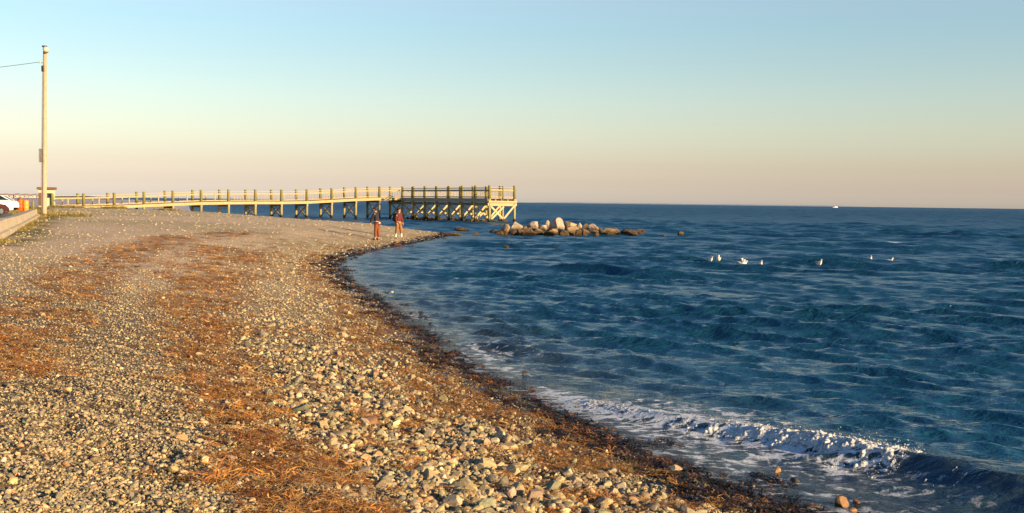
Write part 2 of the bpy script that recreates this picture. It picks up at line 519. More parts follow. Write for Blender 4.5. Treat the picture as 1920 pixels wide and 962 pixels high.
def mat_water():
    t = NT('sea_water')
    p = t.pos()
    mp = t.n('ShaderNodeMapping'); mp.inputs['Rotation'].default_value = (0, 0, R(35)); mp.inputs['Scale'].default_value = (.40, 1, 1)
    t.l(p, mp.inputs['Vector'])
    n1 = t.noise(9, 4, .6, mp.outputs[0], dist=.4)
    n2 = t.noise(1.6, 5, .65, mp.outputs[0], dist=.3)
    n3 = t.noise(.32, 5, .6, mp.outputs[0])
    far = t.attr('far')
    nm = t.bump(n1, t.math('ADD', .85, t.math('MULTIPLY', far, .1)), .08)
    nm = t.bump(n2, t.math('ADD', .48, t.math('MULTIPLY', far, .50)), .25, nm)
    nm = t.bump(n3, t.math('MULTIPLY', far, .9), 1.0, nm)
    col = t.mix(t.attr('shallow'), (.009, .060, .112), (.05, .052, .045))
    w = t.pbr(col, t.math('ADD', .05, t.math('MULTIPLY', far, .38)), nm, 0, 1.33)
    # thin lace of foam left on the surface
    lace = t.math('SUBTRACT', 1.0, t.math('MULTIPLY', t.voronoi(7.0, mp.outputs[0], 'Distance', 'DISTANCE_TO_EDGE'), 5.0), clamp=True)
    blob = t.ramp(t.noise(5.5, 6, .7, p, dist=.6), [(.45, 0.0), (.62, 1.0)])
    fm = t.math('ADD', t.math('MULTIPLY', lace, .55), t.math('MULTIPLY', blob, .8))
    th_ = t.math('MULTIPLY', t.attr('foam'), fm)
    mask = t.ramp(th_, [(.27, 0.0), (.52, 1.0)])
    f = t.pbr(t.ramp(t.noise(30, 3, .6, p), [(.3, (.5, .53, .56)), (.7, (.78, .79, .80))]), .55, t.bump(t.noise(24, 4, .7, p), .6, .03))
    ms = t.n('ShaderNodeMixShader'); t.l(mask, ms.inputs[0]); t.l(w, ms.inputs[1]); t.l(f, ms.inputs[2])
    tr = t.n('ShaderNodeBsdfTransparent'); tr.inputs[0].default_value = (.75, .8, .8, 1)
    m2 = t.n('ShaderNodeMixShader'); t.l(t.attr('thin'), m2.inputs[0]); t.l(ms.outputs[0], m2.inputs[1]); t.l(tr.outputs[0], m2.inputs[2])
    return t.done(m2.outputs[0])

th = np.radians(np.concatenate([np.linspace(-75, -32, 30, endpoint=False), np.linspace(-32, -16, 90, endpoint=False), np.linspace(-16, 33, 620), np.linspace(33.2, 78, 120)]))
rr = np.concatenate([np.geomspace(4.5, 140, 960), np.linspace(141, 700, 230), np.geomspace(715, 9000, 40)])
X, Y = polar(rr, th)
D = np.hypot(X, Y)
S = shore_dist(X, Y)
cell = np.maximum(np.gradient(rr)[:, None] * np.ones_like(D), D * np.gradient(th)[None, :])
XX, YY, ZZ, U, T, HB = sea_surface(X, Y, S, cell)
# run-up: the wash rides a few centimetres up the beach edge
ZZ = ZZ * np.clip(-S / .8, 0, 1) + .025 * fbm(X * 1.3, Y * 1.3, 3, 44) * np.exp(-(S / .8) ** 2)
inb = (T > .01) & (T < len(BREAK_H) - 1.01)
brk = np.interp(T, [0, 1, 4.6, 5.2, 5.5, 9], [.6, 1, .9, .35, 0, 0]) * inb
foam = brk * np.where(U > 0, np.exp(-(U / .8) ** 2), np.exp(-(U / .22) ** 2)) * 1.1
foam = np.maximum(foam, .52 * np.clip((.9 + 1.5 * (fbm(X * .6, Y * .6, 3, 19) - .4) + S * .62), 0, 1) * np.clip((46 - D) / 25, 0, 1))
foam = np.maximum(foam, np.interp(T, [0, 4, 6, 7], [.46, .42, .36, .26]) * np.clip(U / .3, 0, 1) * (S < 0) * (U < 3.2) * inb)
foam = np.maximum(foam, .54 * np.exp(-((U + .55) / .5) ** 2) * np.clip(1.7 - np.abs(T - 2.3), 0, 1) * inb)
wc = at_z(1678, 451)
foam = np.maximum(foam, 1.3 * np.exp(-((X - wc.x) / .55) ** 2 - ((Y - wc.y) / 1.2) ** 2))
shallow = np.clip(1 + S / 3.2, 0, 1) ** 1.5
shallow = np.maximum(shallow, .55 * np.exp(-(np.maximum(U, 0) / .5) ** 2 - (np.minimum(U, 0) / .25) ** 2) * (T > 5) * inb)
thin = np.clip(1 + S / .35, 0, 1) * .55
far = np.clip(np.log(D / 12) / np.log(260 / 12), 0, 1)
msk = (S[:-1, :-1] < 1.2) | (S[1:, 1:] < 1.2)
sea = grid_mesh('sea', np.stack([XX, YY, ZZ], -1), msk, mat_water(), {'far': far, 'foam': foam, 'shallow': shallow, 'thin': thin})
tag(sea, 'choppy blue sea with a small wave breaking at the shore', None, None, 'structure')

# ------------------------------------------------------------------ scattered things
def mat_stone():
    """stone whose own tint comes with each piece (instance attribute or object colour)"""
    def make(name, src):
        t = NT(name)
        v = t.objco()
        base = t.attr('col', 'INSTANCER', 'Color') if src == 'inst' else t.n('ShaderNodeObjectInfo').outputs['Color']
        nz = t.noise(1.6, 5, .65, v)
        c = t.mix(1.0, base, t.ramp(nz, [(.3, (.72, .72, .73)), (.7, (1.22, 1.2, 1.16))]), 'MULTIPLY')
        fl = t.ramp(t.noise(7, 4, .7, v), [(.62, 0.0), (.74, 1.0)])
        c = t.mix(t.math('MULTIPLY', fl, .35), c, (.42, .38, .31))
        return t.done(t.pbr(c, .72, t.bump(t.noise(5, 5, .7, v), .35, .08)))
    return make('stone_scattered', 'inst'), make('stone_single', 'obj')
M_STONE_I, M_STONE_O = mat_stone()

def stone_mesh(name, seed, cuts=7, sub=2, mat=None, rough=.03):
    r = random.Random(seed)
    bm = bmesh.new()
    bmesh.ops.create_icosphere(bm, subdivisions=sub, radius=1.0)
    planes = []
    for _ in range(cuts):
        n = Vector((r.gauss(0, 1), r.gauss(0, 1), r.gauss(0, .8))).normalized()
        planes.append((n, r.uniform(.42, .78)))
    for v in bm.verts:
        for _ in range(2):
            for n, d in planes:
                k = v.co.dot(n) - d
                if k > 0: v.co -= n * k
        v.co *= 1 + r.uniform(-rough, rough)
    me = bpy.data.meshes.new(name)
    bm.to_mesh(me); bm.free()
    if mat: me.materials.append(mat)
    return me

def scatter(name, label, pos, rot, scl, idx, protos, col=None, kind='stuff'):
    """one object that carries many small pieces (geometry nodes)"""
    n = len(pos)
    me = bpy.data.meshes.new(name)
    me.vertices.add(n)
    me.vertices.foreach_set('co', np.asarray(pos, np.float32).ravel())
    def put(k, ty, arr, field):
        a = me.attributes.new(k, ty, 'POINT')
        a.data.foreach_set(field, np.asarray(arr).ravel())
    put('rot', 'FLOAT_VECTOR', np.asarray(rot, np.float32), 'vector')
    put('scl', 'FLOAT_VECTOR', np.asarray(scl, np.float32), 'vector')
    put('pick', 'INT', np.asarray(idx, np.int32), 'value')
    if col is not None:
        put('col', 'FLOAT_COLOR', np.concatenate([np.asarray(col, np.float32), np.ones((n, 1), np.float32)], 1), 'color')
    me.update()
    o = bpy.data.objects.new(name, me)
    COL.objects.link(o)
    ng = bpy.data.node_groups.new(name + '_nodes', 'GeometryNodeTree')
    ng.interface.new_socket('Geometry', in_out='INPUT', socket_type='NodeSocketGeometry')
    ng.interface.new_socket('Geometry', in_out='OUTPUT', socket_type='NodeSocketGeometry')
    gi = ng.nodes.new('NodeGroupInput'); go = ng.nodes.new('NodeGroupOutput')
    iop = ng.nodes.new('GeometryNodeInstanceOnPoints')
    j = ng.nodes.new('GeometryNodeGeometryToInstance')
    for p in reversed(protos):
        oi = ng.nodes.new('GeometryNodeObjectInfo')
        oi.inputs['Object'].default_value = p
        ng.links.new(oi.outputs['Geometry'], j.inputs[0])
    iop.inputs['Pick Instance'].default_value = True
    def named(k, ty):
        a = ng.nodes.new('GeometryNodeInputNamedAttribute')
        a.data_type = ty
        a.inputs['Name'].default_value = k
        return [q for q in a.outputs if q.enabled and q.name == 'Attribute'][0]
    ng.links.new(gi.outputs[0], iop.inputs['Points'])
    ng.links.new(j.outputs[0], iop.inputs['Instance'])
    ng.links.new(named('pick', 'INT'), iop.inputs['Instance Index'])
    e2r = ng.nodes.new('FunctionNodeEulerToRotation')
    ng.links.new(named('rot', 'FLOAT_VECTOR'), e2r.inputs[0])
    ng.links.new(e2r.outputs[0], iop.inputs['Rotation'])
    ng.links.new(named('scl', 'FLOAT_VECTOR'), iop.inputs['Scale'])
    ng.links.new(iop.outputs[0], go.inputs[0])
    md = o.modifiers.new('scatter', 'NODES')
    md.node_group = ng
    tag(o, label, None, None, kind)
    return o

def proto(me):
    return bpy.data.objects.new(me.name, me)     # only read by the scatter nodes, never placed in the scene

PALETTE = np.array([1.20, 1.04, .80]) * np.array([(.30, .27, .19), (.36, .31, .21), (.44, .37, .26), (.26, .25, .20), (.20, .20, .17), (.50, .43, .33), (.40, .27, .16), (.50, .44, .34), (.14, .14, .13)])
PAL_W = np.array([.24, .15, .09, .19, .13, .035, .075, .02, .07])
def sample_ground(n, dmin, dmax, bias, amax=38):
    u = rng.random(n)
    inv = 1 / dmax + (1 / dmin - 1 / dmax) * rng.random(n)
    d = np.where(rng.random(n) < bias, 1 / inv, np.exp(np.log(dmin) + (np.log(dmax) - np.log(dmin)) * u))
    a = np.radians(rng.uniform(-amax, amax, n))
    return d * np.sin(a), d * np.cos(a), d

x, y, d = sample_ground(360000, 4.6, 112, .55)
s = shore_dist(x, y)
keep = s > .04
side_ = -((x - WALL_A.x) * (WALL_B.y - WALL_A.y) - (y - WALL_A.y) * (WALL_B.x - WALL_A.x)) / math.hypot(WALL_B.x - WALL_A.x, WALL_B.y - WALL_A.y)
keep &= side_ < -.3
x, y, d, s = x[keep], y[keep], d[keep], s[keep]
cf = cobble_field(x, y, s)
wf = weed_field(x, y, s)
big = rng.random(len(x))
diam = .0165 * np.exp(rng.normal(0, .48, len(x)))
cob = big < (.015 + .24 * cf) * np.where(d > 26, .35, 1)
diam = np.where(cob, np.where(d > 0, .026, 0) + .027 * cf * np.exp(rng.normal(0, .62, len(x))), diam)
diam = np.clip(np.maximum(diam, np.minimum(d, 60) * .0014 * np.exp(rng.normal(0, .25, len(x)))), .008, .15)
keep = (rng.random(len(x)) > np.clip((d - 17) / 35, 0, .86) * np.clip(s / 2.5, .3, 1)) & (rng.random(len(x)) > .75 * sand_field(x, y, s)) & (rng.random(len(x)) > wf * .40) & (rng.random(len(x)) > np.clip((.45 - s) / .4, 0, 1) * .6)
x, y, d, s, diam, cf = (q[keep] for q in (x, y, d, s, diam, cf))
n = len(x)
flat = rng.uniform(.38, .75, n)
scl = np.stack([diam * .5 * rng.uniform(.9, 1.35, n), diam * .5 * rng.uniform(.65, 1.0, n), diam * .5 * flat], 1)
z = height(x, y, s) + scl[:, 2] * rng.uniform(.05, .75, n)
rot = np.stack([rng.normal(0, .42, n), rng.normal(0, .42, n), rng.uniform(0, 6.283, n)], 1)
pi = rng.choice(len(PALETTE), n, p=PAL_W / PAL_W.sum())
col = PALETTE[pi] * np.exp(rng.normal(0, .26, (n, 1))) * np.exp(rng.normal(0, .05, (n, 3)))
wetk = np.clip((.55 - s) / .35, 0, 1)[:, None]
col = col * (1 - .62 * wetk)
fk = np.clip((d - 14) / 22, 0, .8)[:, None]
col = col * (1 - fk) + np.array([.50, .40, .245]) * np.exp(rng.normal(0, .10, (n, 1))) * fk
app = diam * scl[:, 0] / scl[:, 0] / d
ang = np.arctan2(x, y)
vis = (np.abs(ang) < R(25.6)) & (y > 7.2) & (s > .1)
order = np.argsort(-(app * vis))
N_BIG = 270
top = order[:N_BIG]
rest = np.ones(n, bool); rest[top] = False
ST = [stone_mesh('pebble_%s' % k, 50 + i, 6 + i % 4, 2, M_STONE_I) for i, k in enumerate('round flat angular long blocky chipped broken worn'.split())]
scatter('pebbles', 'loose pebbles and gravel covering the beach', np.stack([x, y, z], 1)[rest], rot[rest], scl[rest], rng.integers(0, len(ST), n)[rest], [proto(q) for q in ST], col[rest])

KIND = [('olive grey', 0), ('tan', 1), ('sandy buff', 2), ('dark grey', 3), ('slate dark', 4), ('pale cream', 5), ('rusty brown', 6), ('whitish', 7), ('almost black', 8)]
SO = [stone_mesh('cobble', 150 + i, 7 + i % 4, 3, M_STONE_O, .015) for i in range(9)]
def cobble(p, sc, rt_, c, label, group, me):
    o = bpy.data.objects.new('cobble', me)
    o.location = p; o.scale = sc; o.rotation_euler = rt_
    o.color = (*c, 1)
    COL.objects.link(o)
    return tag(o, label, 'stone', group)
for i in top:
    k = KIND[pi[i]][0]
    shp = 'flat' if flat[i] < .52 else 'chunky'
    zone = 'beside the brown weed at the water edge' if s[i] < 1.25 else ('in the middle of the cobble bed' if s[i] < 2.6 else ('on the landward side of the cobble bed' if s[i] < 4.2 else 'on the gravel left of the weed band'))
    zone = zone if y[i] > 7.9 else zone + ' near the bottom edge'
    lab = '%s %s cobble %s' % (shp, k, zone)
    cobble((x[i], y[i], z[i]), scl[i] * 1.02, rot[i], col[i], lab, lab.replace('cobble ', 'cobbles ', 1), SO[i % 9])
# the largest stones, where the photograph shows them
BIGS = [((606, 800), .11, .62, 1, 'tan upright stone with a dark hollow beside it, above the straw'),
        ((622, 832), .10, .6, 0, 'olive grey blunt stone just below the tan upright stone'),
        ((497, 722), .075, .75, 7, 'whitish rounded stone alone in the orange weed band'),
        ((795, 886), .15, .45, 5, 'pale square slab of stone above a dark gap'),
        ((812, 906), .13, .5, 3, 'dark grey stone tucked under the pale square slab'),
        ((716, 918), .15, .55, 1, 'tan triangular stone beside a dark grey one near the bottom edge'),
        ((1143, 887), .15, .32, 3, 'thin grey green flat stone lying on brown weed'),
        ((1128, 950), .15, .6, 2, 'sandy buff block of stone cut by the bottom of the photo'),
        ((972, 884), .17, .55, 0, 'yellowish olive slanted slab pointing up among grey cobbles'),
        ((850, 946), .15, .55, 5, 'pale cream stone at the bottom edge below a dark hollow'),
        ((343, 892), .065, .7, 5, 'pale cream egg shaped stone on the fine dark gravel'),
        ((452, 692), .085, .7, 5, 'pale cream stone at the upper end of the orange weed band'),
        ((577, 782), .075, .8, 7, 'small white cube of stone left of the cobbles'),
        ((722, 822), .085, .7, 7, 'small white oval stone among olive cobbles'),
        ((1262, 884), .17, .5, 2, 'sandy buff long stone beside the wet weed edge'),
        ((940, 842), .13, .5, 1, 'tan flat stone amid grey cobbles near the brown weed'),
        ((1035, 838), .10, .6, 2, 'sandy buff stone standing in dark weed'),
        ((1080, 905), .11, .6, 2, 'sandy buff pointed stone in brown weed near the bottom'),
        ((880, 800), .12, .5, 0, 'olive grey flat stone between weed tufts'),
        ((560, 690), .10, .55, 0, 'olive grey angular stone in the middle of the cobble bed'),
        ((505, 612), .14, .5, 3, 'dark grey slab at the far end of the cobble bed')]
for i, (p, dm, fl, k, lab) in enumerate(BIGS):
    g = ground_at(*p)
    c = PALETTE[k] * (1.0 + .05 * ((i * 7) % 3 - 1))
    cobble(g + Vector((0, 0, dm * .5 * fl * .5)), (dm * .55, dm * .42, dm * .5 * fl), (.25 * math.sin(i * 3.1), .25 * math.cos(i * 1.7), i * 1.3), c, lab, None, SO[(i * 4) % 9])

# drift weed -------------------------------------------------------
def mat_weed(name, stops, rough):
    t = NT(name)
    c = t.attr('col', 'INSTANCER', 'Color')
    p = t.pos()
    c = t.mix(1.0, c, t.ramp(t.noise(40, 3, .6, p), [(.3, stops[0]), (.7, stops[1])]), 'MULTIPLY')
    return t.done(t.pbr(c, rough))
M_DRY = mat_weed('dry_weed', ((.55, .5, .45), (1.35, 1.3, 1.25)), .7)
M_WETW = mat_weed('wet_weed', ((.5, .5, .5), (1.4, 1.4, 1.4)), .38)
def strand_mesh(name, seed, mat, count, length, width, curl, lift):
    r = random.Random(seed)
    b = MB()
    for _ in range(count):
        p = Vector((r.uniform(-.5, .5), r.uniform(-.5, .5), r.uniform(0, .12)))
        a = r.uniform(0, 6.28)
        L = length * r.uniform(.5, 1.2) / 4
        left, right = [], []
        for k in range(5):
            w = width * (1 if k < 4 else .3)
            sd = Vector((-math.sin(a), math.cos(a), r.uniform(-.5, .5))) * w
            left.append(p - sd); right.append(p + sd)
            a += r.gauss(0, curl)
            p = p + Vector((math.cos(a), math.sin(a), 0)) * L
            p.z = max(0.0, p.z + r.uniform(-lift, lift))
        vs = left + right
        b.add(vs, [(k, k + 1, 6 + k, 5 + k) for k in range(4)])
    o = b.build(name, mat)
    me = o.data
    bpy.data.objects.remove(o)
    return me
DW = [strand_mesh('weed_tangle', 300 + i, M_DRY, 12, 1.3, .035, .7, .12) for i in range(5)]
x, y, d = sample_ground(150000, 4.6, 50, .6)
s = shore_dist(x, y)
wf = weed_field(x, y, s)
k = (s > .15) & (rng.random(len(x)) < wf * .9)
x, y, d, s = (q[k] for q in (x, y, d, s))
k = slice(0, 42000); x, y, d, s = (q[k] for q in (x, y, d, s))
n = len(x)
sz = np.maximum(.05 * np.exp(rng.normal(0, .4, n)), d * .004)
tone = np.array([(.50, .235, .050), (.38, .145, .028), (.60, .33, .08), (.17, .065, .016), (.66, .42, .14)])
shore_dark = np.clip((1.6 - s) / 1.2, 0, 1)[:, None]
col = tone[rng.choice(5, n, p=[.34, .26, .2, .14, .06])] * np.exp(rng.normal(0, .2, (n, 1))) * (1 - .42 * shore_dark)
scatter('dry_seaweed', 'orange brown dry drift weed strewn in bands over the pebbles', np.stack([x, y, height(x, y, s) + .012], 1),
        np.stack([rng.normal(0, .15, n), rng.normal(0, .15, n), rng.uniform(0, 6.28, n)], 1), np.stack([sz, sz, sz * .55], 1), rng.integers(0, 5, n), [proto(q) for q in DW], col)

WW = [strand_mesh('wet_weed_tangle', 340 + i, M_WETW, 16, .9, .085, .9, .22) for i in range(5)]
x, y, d = sample_ground(200000, 4.6, 75, .45)
s = shore_dist(x, y)
en = fbm(x * 1.4, y * 1.4, 3, 91)
lim = .60 + 1.1 * (en - .5)
k = (s > -.16 - .35 * (en > .6)) & (s < lim) & (rng.random(len(x)) < np.clip((fbm(x * 2.6, y * 2.6, 3, 70) - .33) * 6, .08, 1))
x, y, d, s = (q[k][:28000] for q in (x, y, d, s))
n = len(x)
sz = np.maximum(.050 * np.exp(np.clip(rng.normal(0, .35, n), -1, .6)), d * .0035)
tone = np.array([(.026, .015, .007), (.06, .026, .009), (.016, .012, .007), (.20, .08, .02), (.04, .036, .010)])
col = tone[rng.choice(5, n, p=[.3, .26, .22, .12, .10])] * np.exp(rng.normal(0, .25, (n, 1)))
scatter('wet_seaweed', 'dark wet seaweed heaped along the edge of the water', np.stack([x, y, np.maximum(height(x, y, s), -.01) + .008], 1),
        np.stack([rng.normal(0, .25, n), rng.normal(0, .25, n), rng.uniform(0, 6.28, n)], 1), np.stack([sz, sz, sz * .40], 1), rng.integers(0, 5, n), [proto(q) for q in WW], col)

# straw: long dry reed stalks near the bottom of the frame
STW = [strand_mesh('reed_stalk', 380 + i, M_DRY, 1, 1.0, .010, .10, .01) for i in range(4)]
pts = []
for i in range(230):
    c = [(590, 925), (560, 900), (520, 775), (610, 955), (545, 740), (480, 690)][rng.choice(6, p=[.42, .26, .06, .22, .04, 0])]
    pts.append(ground_at(c[0] + rng.normal(0, 34), min(1010, c[1] + rng.normal(0, 26)), rng.uniform(.015, .05)))
n = len(pts)
L = rng.uniform(.06, .26, n)
scatter('straw', 'golden straw of dry reed stalks on the weed band', np.array([tuple(p) for p in pts]), np.stack([rng.normal(0, .08, n), rng.normal(0, .12, n), rng.normal(2.3, .7, n)], 1),
        np.stack([L, np.full(n, .28), L], 1), rng.integers(0, 4, n), [proto(q) for q in STW], np.array([(.58, .36, .13)] * n) * np.exp(rng.normal(0, .25, (n, 1))))

# ------------------------------------------------------------------ foam of the breaker
def mat_foam(sheet=False):
    t = NT('foam')
    p = t.pos()
    n = t.noise(28, 5, .75, p)
    sh = t.n('ShaderNodeBsdfPrincipled')
    t.set(sh.inputs['Base Color'], t.ramp(n, [(.35, (.32, .34, .36)), (.62, (.66, .65, .63))]))
    sh.inputs['Roughness'].default_value = .5
    sh.inputs['Subsurface Weight'].default_value = .15
    sh.inputs['Subsurface Radius'].default_value = (.05, .05, .05)
    t.l(t.bump(t.noise(55, 4, .7, p), .6, .02), sh.inputs['Normal'])
    # thin foam is torn into holes
    if sheet:
        tk = t.math('ADD', t.math('MULTIPLY', t.attr('thick'), 2.4), t.math('SUBTRACT', t.noise(21, 6, .8, p, dist=.5), .56))
        k = t.ramp(tk, [(.0, 0.0), (.16, 1.0)])
        tr = t.n('ShaderNodeBsdfTransparent'); ms = t.n('ShaderNodeMixShader')
        t.l(k, ms.inputs[0]); t.l(tr.outputs[0], ms.inputs[1]); t.l(sh.outputs[0], ms.inputs[2])
        return t.done(ms.outputs[0])
    return t.done(sh.outputs[0])
M_FOAM = mat_foam(); M_FOAMS = mat_foam(True)
B = np.array(BREAK)
def along(tt):
    i0 = np.clip(tt.astype(int), 0, len(B) - 2)
    e = B[i0 + 1] - B[i0]
    base = B[i0] + e * (tt - i0)[..., None]
    # smooth the direction over the joints of the path
    ea = B[np.clip(i0 + 2, 0, len(B) - 1)] - B[np.clip(i0 + 1, 0, len(B) - 2)]
    e = e / np.linalg.norm(e, axis=-1)[..., None]
    return base, np.stack([e[..., 1], -e[..., 0]], -1)
nt, nu = 1500, 84
tt = np.linspace(1.0, 6.3, nt)[:, None] * np.ones((1, nu))
uu = np.linspace(-.14, .56, nu)[None, :] * np.ones((nt, 1))
base, nrm = along(tt)
Pf = base + nrm * uu[..., None]
fx, fy = Pf[..., 0], Pf[..., 1]
hb = np.interp(tt, range(len(BREAK_H)), BREAK_H)
l1 = fbm(fx * 4.2, fy * 4.2, 3, 17); l2 = fbm(fx * 13, fy * 13, 3, 27); l3 = fbm(fx * 48, fy * 48, 2, 37)
core = np.exp(-((uu - .05 - .15 * (l1 - .5)) / (.10 + .15 * l1)) ** 2)
grow = np.interp(tt, [1.0, 1.6, 2.4, 3.2, 4.0, 4.7, 5.1, 5.35], [.0, .50, .62, .72, .92, .90, .35, .0])
streak = vnoise(tt * 24 + l1 * 2, uu * 5 + tt * 3, 41) + .6 * vnoise(tt * 55 + l1 * 3, uu * 9, 42)
thick = .30 * (streak - .8) + core * grow * (.35 + 1.0 * l1) + .50 * (l2 - .5) + .18 * (l3 - .5) - .18 - .06 * np.clip(3.0 - tt, 0, 2)
prof = np.where(uu < 0, np.exp(-(uu / .75) ** 2), np.exp(-(uu / .24) ** 2))
zf = hb * prof * (.9 + .1 * l1) + hb * np.clip(thick, -.05, 1) * (.12 + .55 * l2) + .012 * (l3 - .5) + .004
push = np.clip(thick, 0, 1) * .10 * (l2 - .3)
Vf = np.stack([fx + nrm[..., 0] * push, fy + nrm[..., 1] * push, zf], -1)
fo = grid_mesh('wave_foam', Vf, (thick[:-1, :-1] > 0) & (thick[1:, 1:] > -.02), M_FOAMS, {'thick': thick})
tag(fo, 'white foam tumbling along the crest of the breaking wave', None, None, 'stuff')
FB = [stone_mesh('foam_fleck', 400 + i, 3, 1, M_FOAM, .22) for i in range(4)]
for q in FB: q.shade_smooth()
n = 900
tt = np.clip(rng.beta(2.4, 1.1, n) * 4.2 + 1.0, 1.0, 5.15)
base, nrm = along(tt)
hb = np.interp(tt, range(len(BREAK_H)), BREAK_H)
u = rng.normal(.08, .15, n)
P = base + nrm * u[:, None]
lump = fbm(P[:, 0] * 5.5, P[:, 1] * 5.5, 3, 17)
zz = hb * np.where(u < 0, np.exp(-(u / .75) ** 2), np.exp(-(u / .24) ** 2)) + .01 + rng.exponential(.018, n) * (.3 + 1.4 * lump) * hb / .15
sz = .0024 * np.exp(rng.normal(0, .45, n)) * (.6 + hb * 4)
scatter('foam_flecks', 'flecks of white foam and spray thrown up by the breaking wave', np.concatenate([P, zz[:, None]], 1), rng.uniform(0, 6.28, (n, 3)), np.stack([sz * 1.3, sz * 1.3, sz], 1), rng.integers(0, 4, n), [proto(q) for q in FB])

# ------------------------------------------------------------------ pier
M_PILE = mat_wood('pile_wood', (.37, .30, .15), .35, True, (.26, .24, .06))
M_POST = mat_wood('post_wood', (.24, .20, .065), .3, False, (.16, .16, .035))
M_EDGE = mat_wood('edge_wood', (.43, .33, .16), .35)
M_RAIL = mat_wood('rail_wood', (.38, .30, .18), .35)
M_BRACE = mat_wood('brace_wood', (.45, .37, .21), .25, True)
M_DECK = mat_wood('deck_wood', (.34, .28, .17), .3)
DECK_Z = [1.10, 1.16, 1.23, 1.34, 1.50, 1.67, 1.81, 1.90, 1.95, 1.98, 2.06, 2.25, 2.44, 2.57, 2.62]   # k = -2 .. 12
pier = empty('wooden_pier', (P0.x, P0.y, 0), 'long olive brown timber pier with railings, bending to a platform over the water', 'pier')
PB = Vector((P0.x, P0.y, 0))
PW = 3.6
def pr(k, off=0.0, z=0.0):
    """a point of the pier: bay k, off metres behind the near rail"""
    q = P0 + PD * BAY * k - PN * off
    return Vector((q.x, q.y, z)) - PB
def dz(k):
    return float(np.interp(k, range(-2, 13), DECK_Z))
def pile(p, ztop, zbot, r=.15, mat=M_PILE, parent=pier, name='pile'):
    b = MB()
    b.tube([(p.x, p.y, zbot), (p.x, p.y, ztop - .10), (p.x, p.y, ztop - .02), (p.x, p.y, ztop)], [r, r * .95, r * 1.08, r * .75], 10)
    return b.build(name, mat, parent, True)
def span_parts(fn, ka, kb, za, zb, off, pickets, out, mat_r=M_RAIL):
    a, c = fn(ka, off), fn(kb, off)
    for nm, hgt, w, h in (('top_rail', 1.12, .14, .045), ('rail', .86, .05, .14)):
        MB().beam(a + Vector((0, 0, za + hgt)), c + Vector((0, 0, zb + hgt)), w, h).build(nm, mat_r, pier)
    MB().beam(a + Vector((0, 0, za + .14)), c + Vector((0, 0, zb + .14)), .05, .09).build('bottom_rail', mat_r, pier)
    b = MB()
    for i in range(1, pickets + 1):
        f = i / (pickets + 1)
        p = a.lerp(c, f); zf = za + (zb - za) * f
        wd = .10 if pickets < 3 else .034
        b.box((p.x + out.x * .03, p.y + out.y * .03, zf + .47), (wd, wd, .80), rz=R(31))
    o = b.build('balusters', mat_r, pier)
    if pickets > 2: o['kind'] = 'stuff'
for k in range(-1, 13):
    for off in (0, PW):
        p = pr(k, off)
        s_ = float(shore_dist(np.array([p.x + PB.x]), np.array([p.y + PB.y]))[0])
        zb = max(gz(p.x + PB.x, p.y + PB.y) - .3, -2.2)
        pile(p, dz(k) - .02, zb, .15)
        pile(p, dz(k) + 1.36, dz(k) - .03, .16, M_POST, pier, 'post')
    if k >= 3:      # bent: cap beam and crossed braces
        zt = dz(k) - .34
        MB().beam(pr(k, -.22, zt - .12), pr(k, PW + .22, zt - .12), .18, .24).build('cap_beam', M_DECK, pier)
    if k >= 6:
        zt = dz(k) - .62
        for sgn, q in ((1, -.09), (-1, .09)):
            a = pr(k, .1 if sgn > 0 else PW - .1, zt); c = pr(k, PW - .1 if sgn > 0 else .1, max(.12, gz((pr(k, 0) + PB).x, (pr(k, 0) + PB).y) + .1))
            sh = Vector((PD.x, PD.y, 0)) * q
            MB().beam(a + sh, c + sh, .06, .2).build('brace', M_BRACE, pier)
for k in range(-1, 12):
    za, zb = dz(k), dz(k + 1)
    npk = 1 if k < 5 else 8
    for off, out in ((0.02, PN), (PW - .02, -PN)):
        if off > 1 and k == 11: pass
        span_parts(pr, k, k + 1, za, zb, off, npk, Vector((out.x, out.y)))
    for off in (-.175, PW + .175):
        MB().beam(pr(k, off, za - .15), pr(k + 1, off, zb - .15), .07, .30).build('edge_beam', M_EDGE, pier)
    for off in (.9, 1.8, 2.7):
        MB().beam(pr(k, off, za - .21), pr(k + 1, off, zb - .21), .10, .24).build('joist', M_DECK, pier)
    b = MB()                    # deck boards, a hand wide, joined per bay
    nb = 20
    for i in range(nb):
        f0, f1 = (i + .04) / nb, (i + .96) / nb
        q0, q1 = pr(k + f0, -.12), pr(k + f1, -.12)
        zf = za + (zb - za) * (f0 + f1) / 2
        mid = (q0 + q1) / 2 + Vector((-PN.x, -PN.y, 0)) * (PW / 2 + .12)
        b.box((mid.x, mid.y, zf - .025), (BAY / nb * .92, PW + .20, .045), rz=R(31))
    o = b.build('deck_boards', M_DECK, pier); o['kind'] = 'stuff'
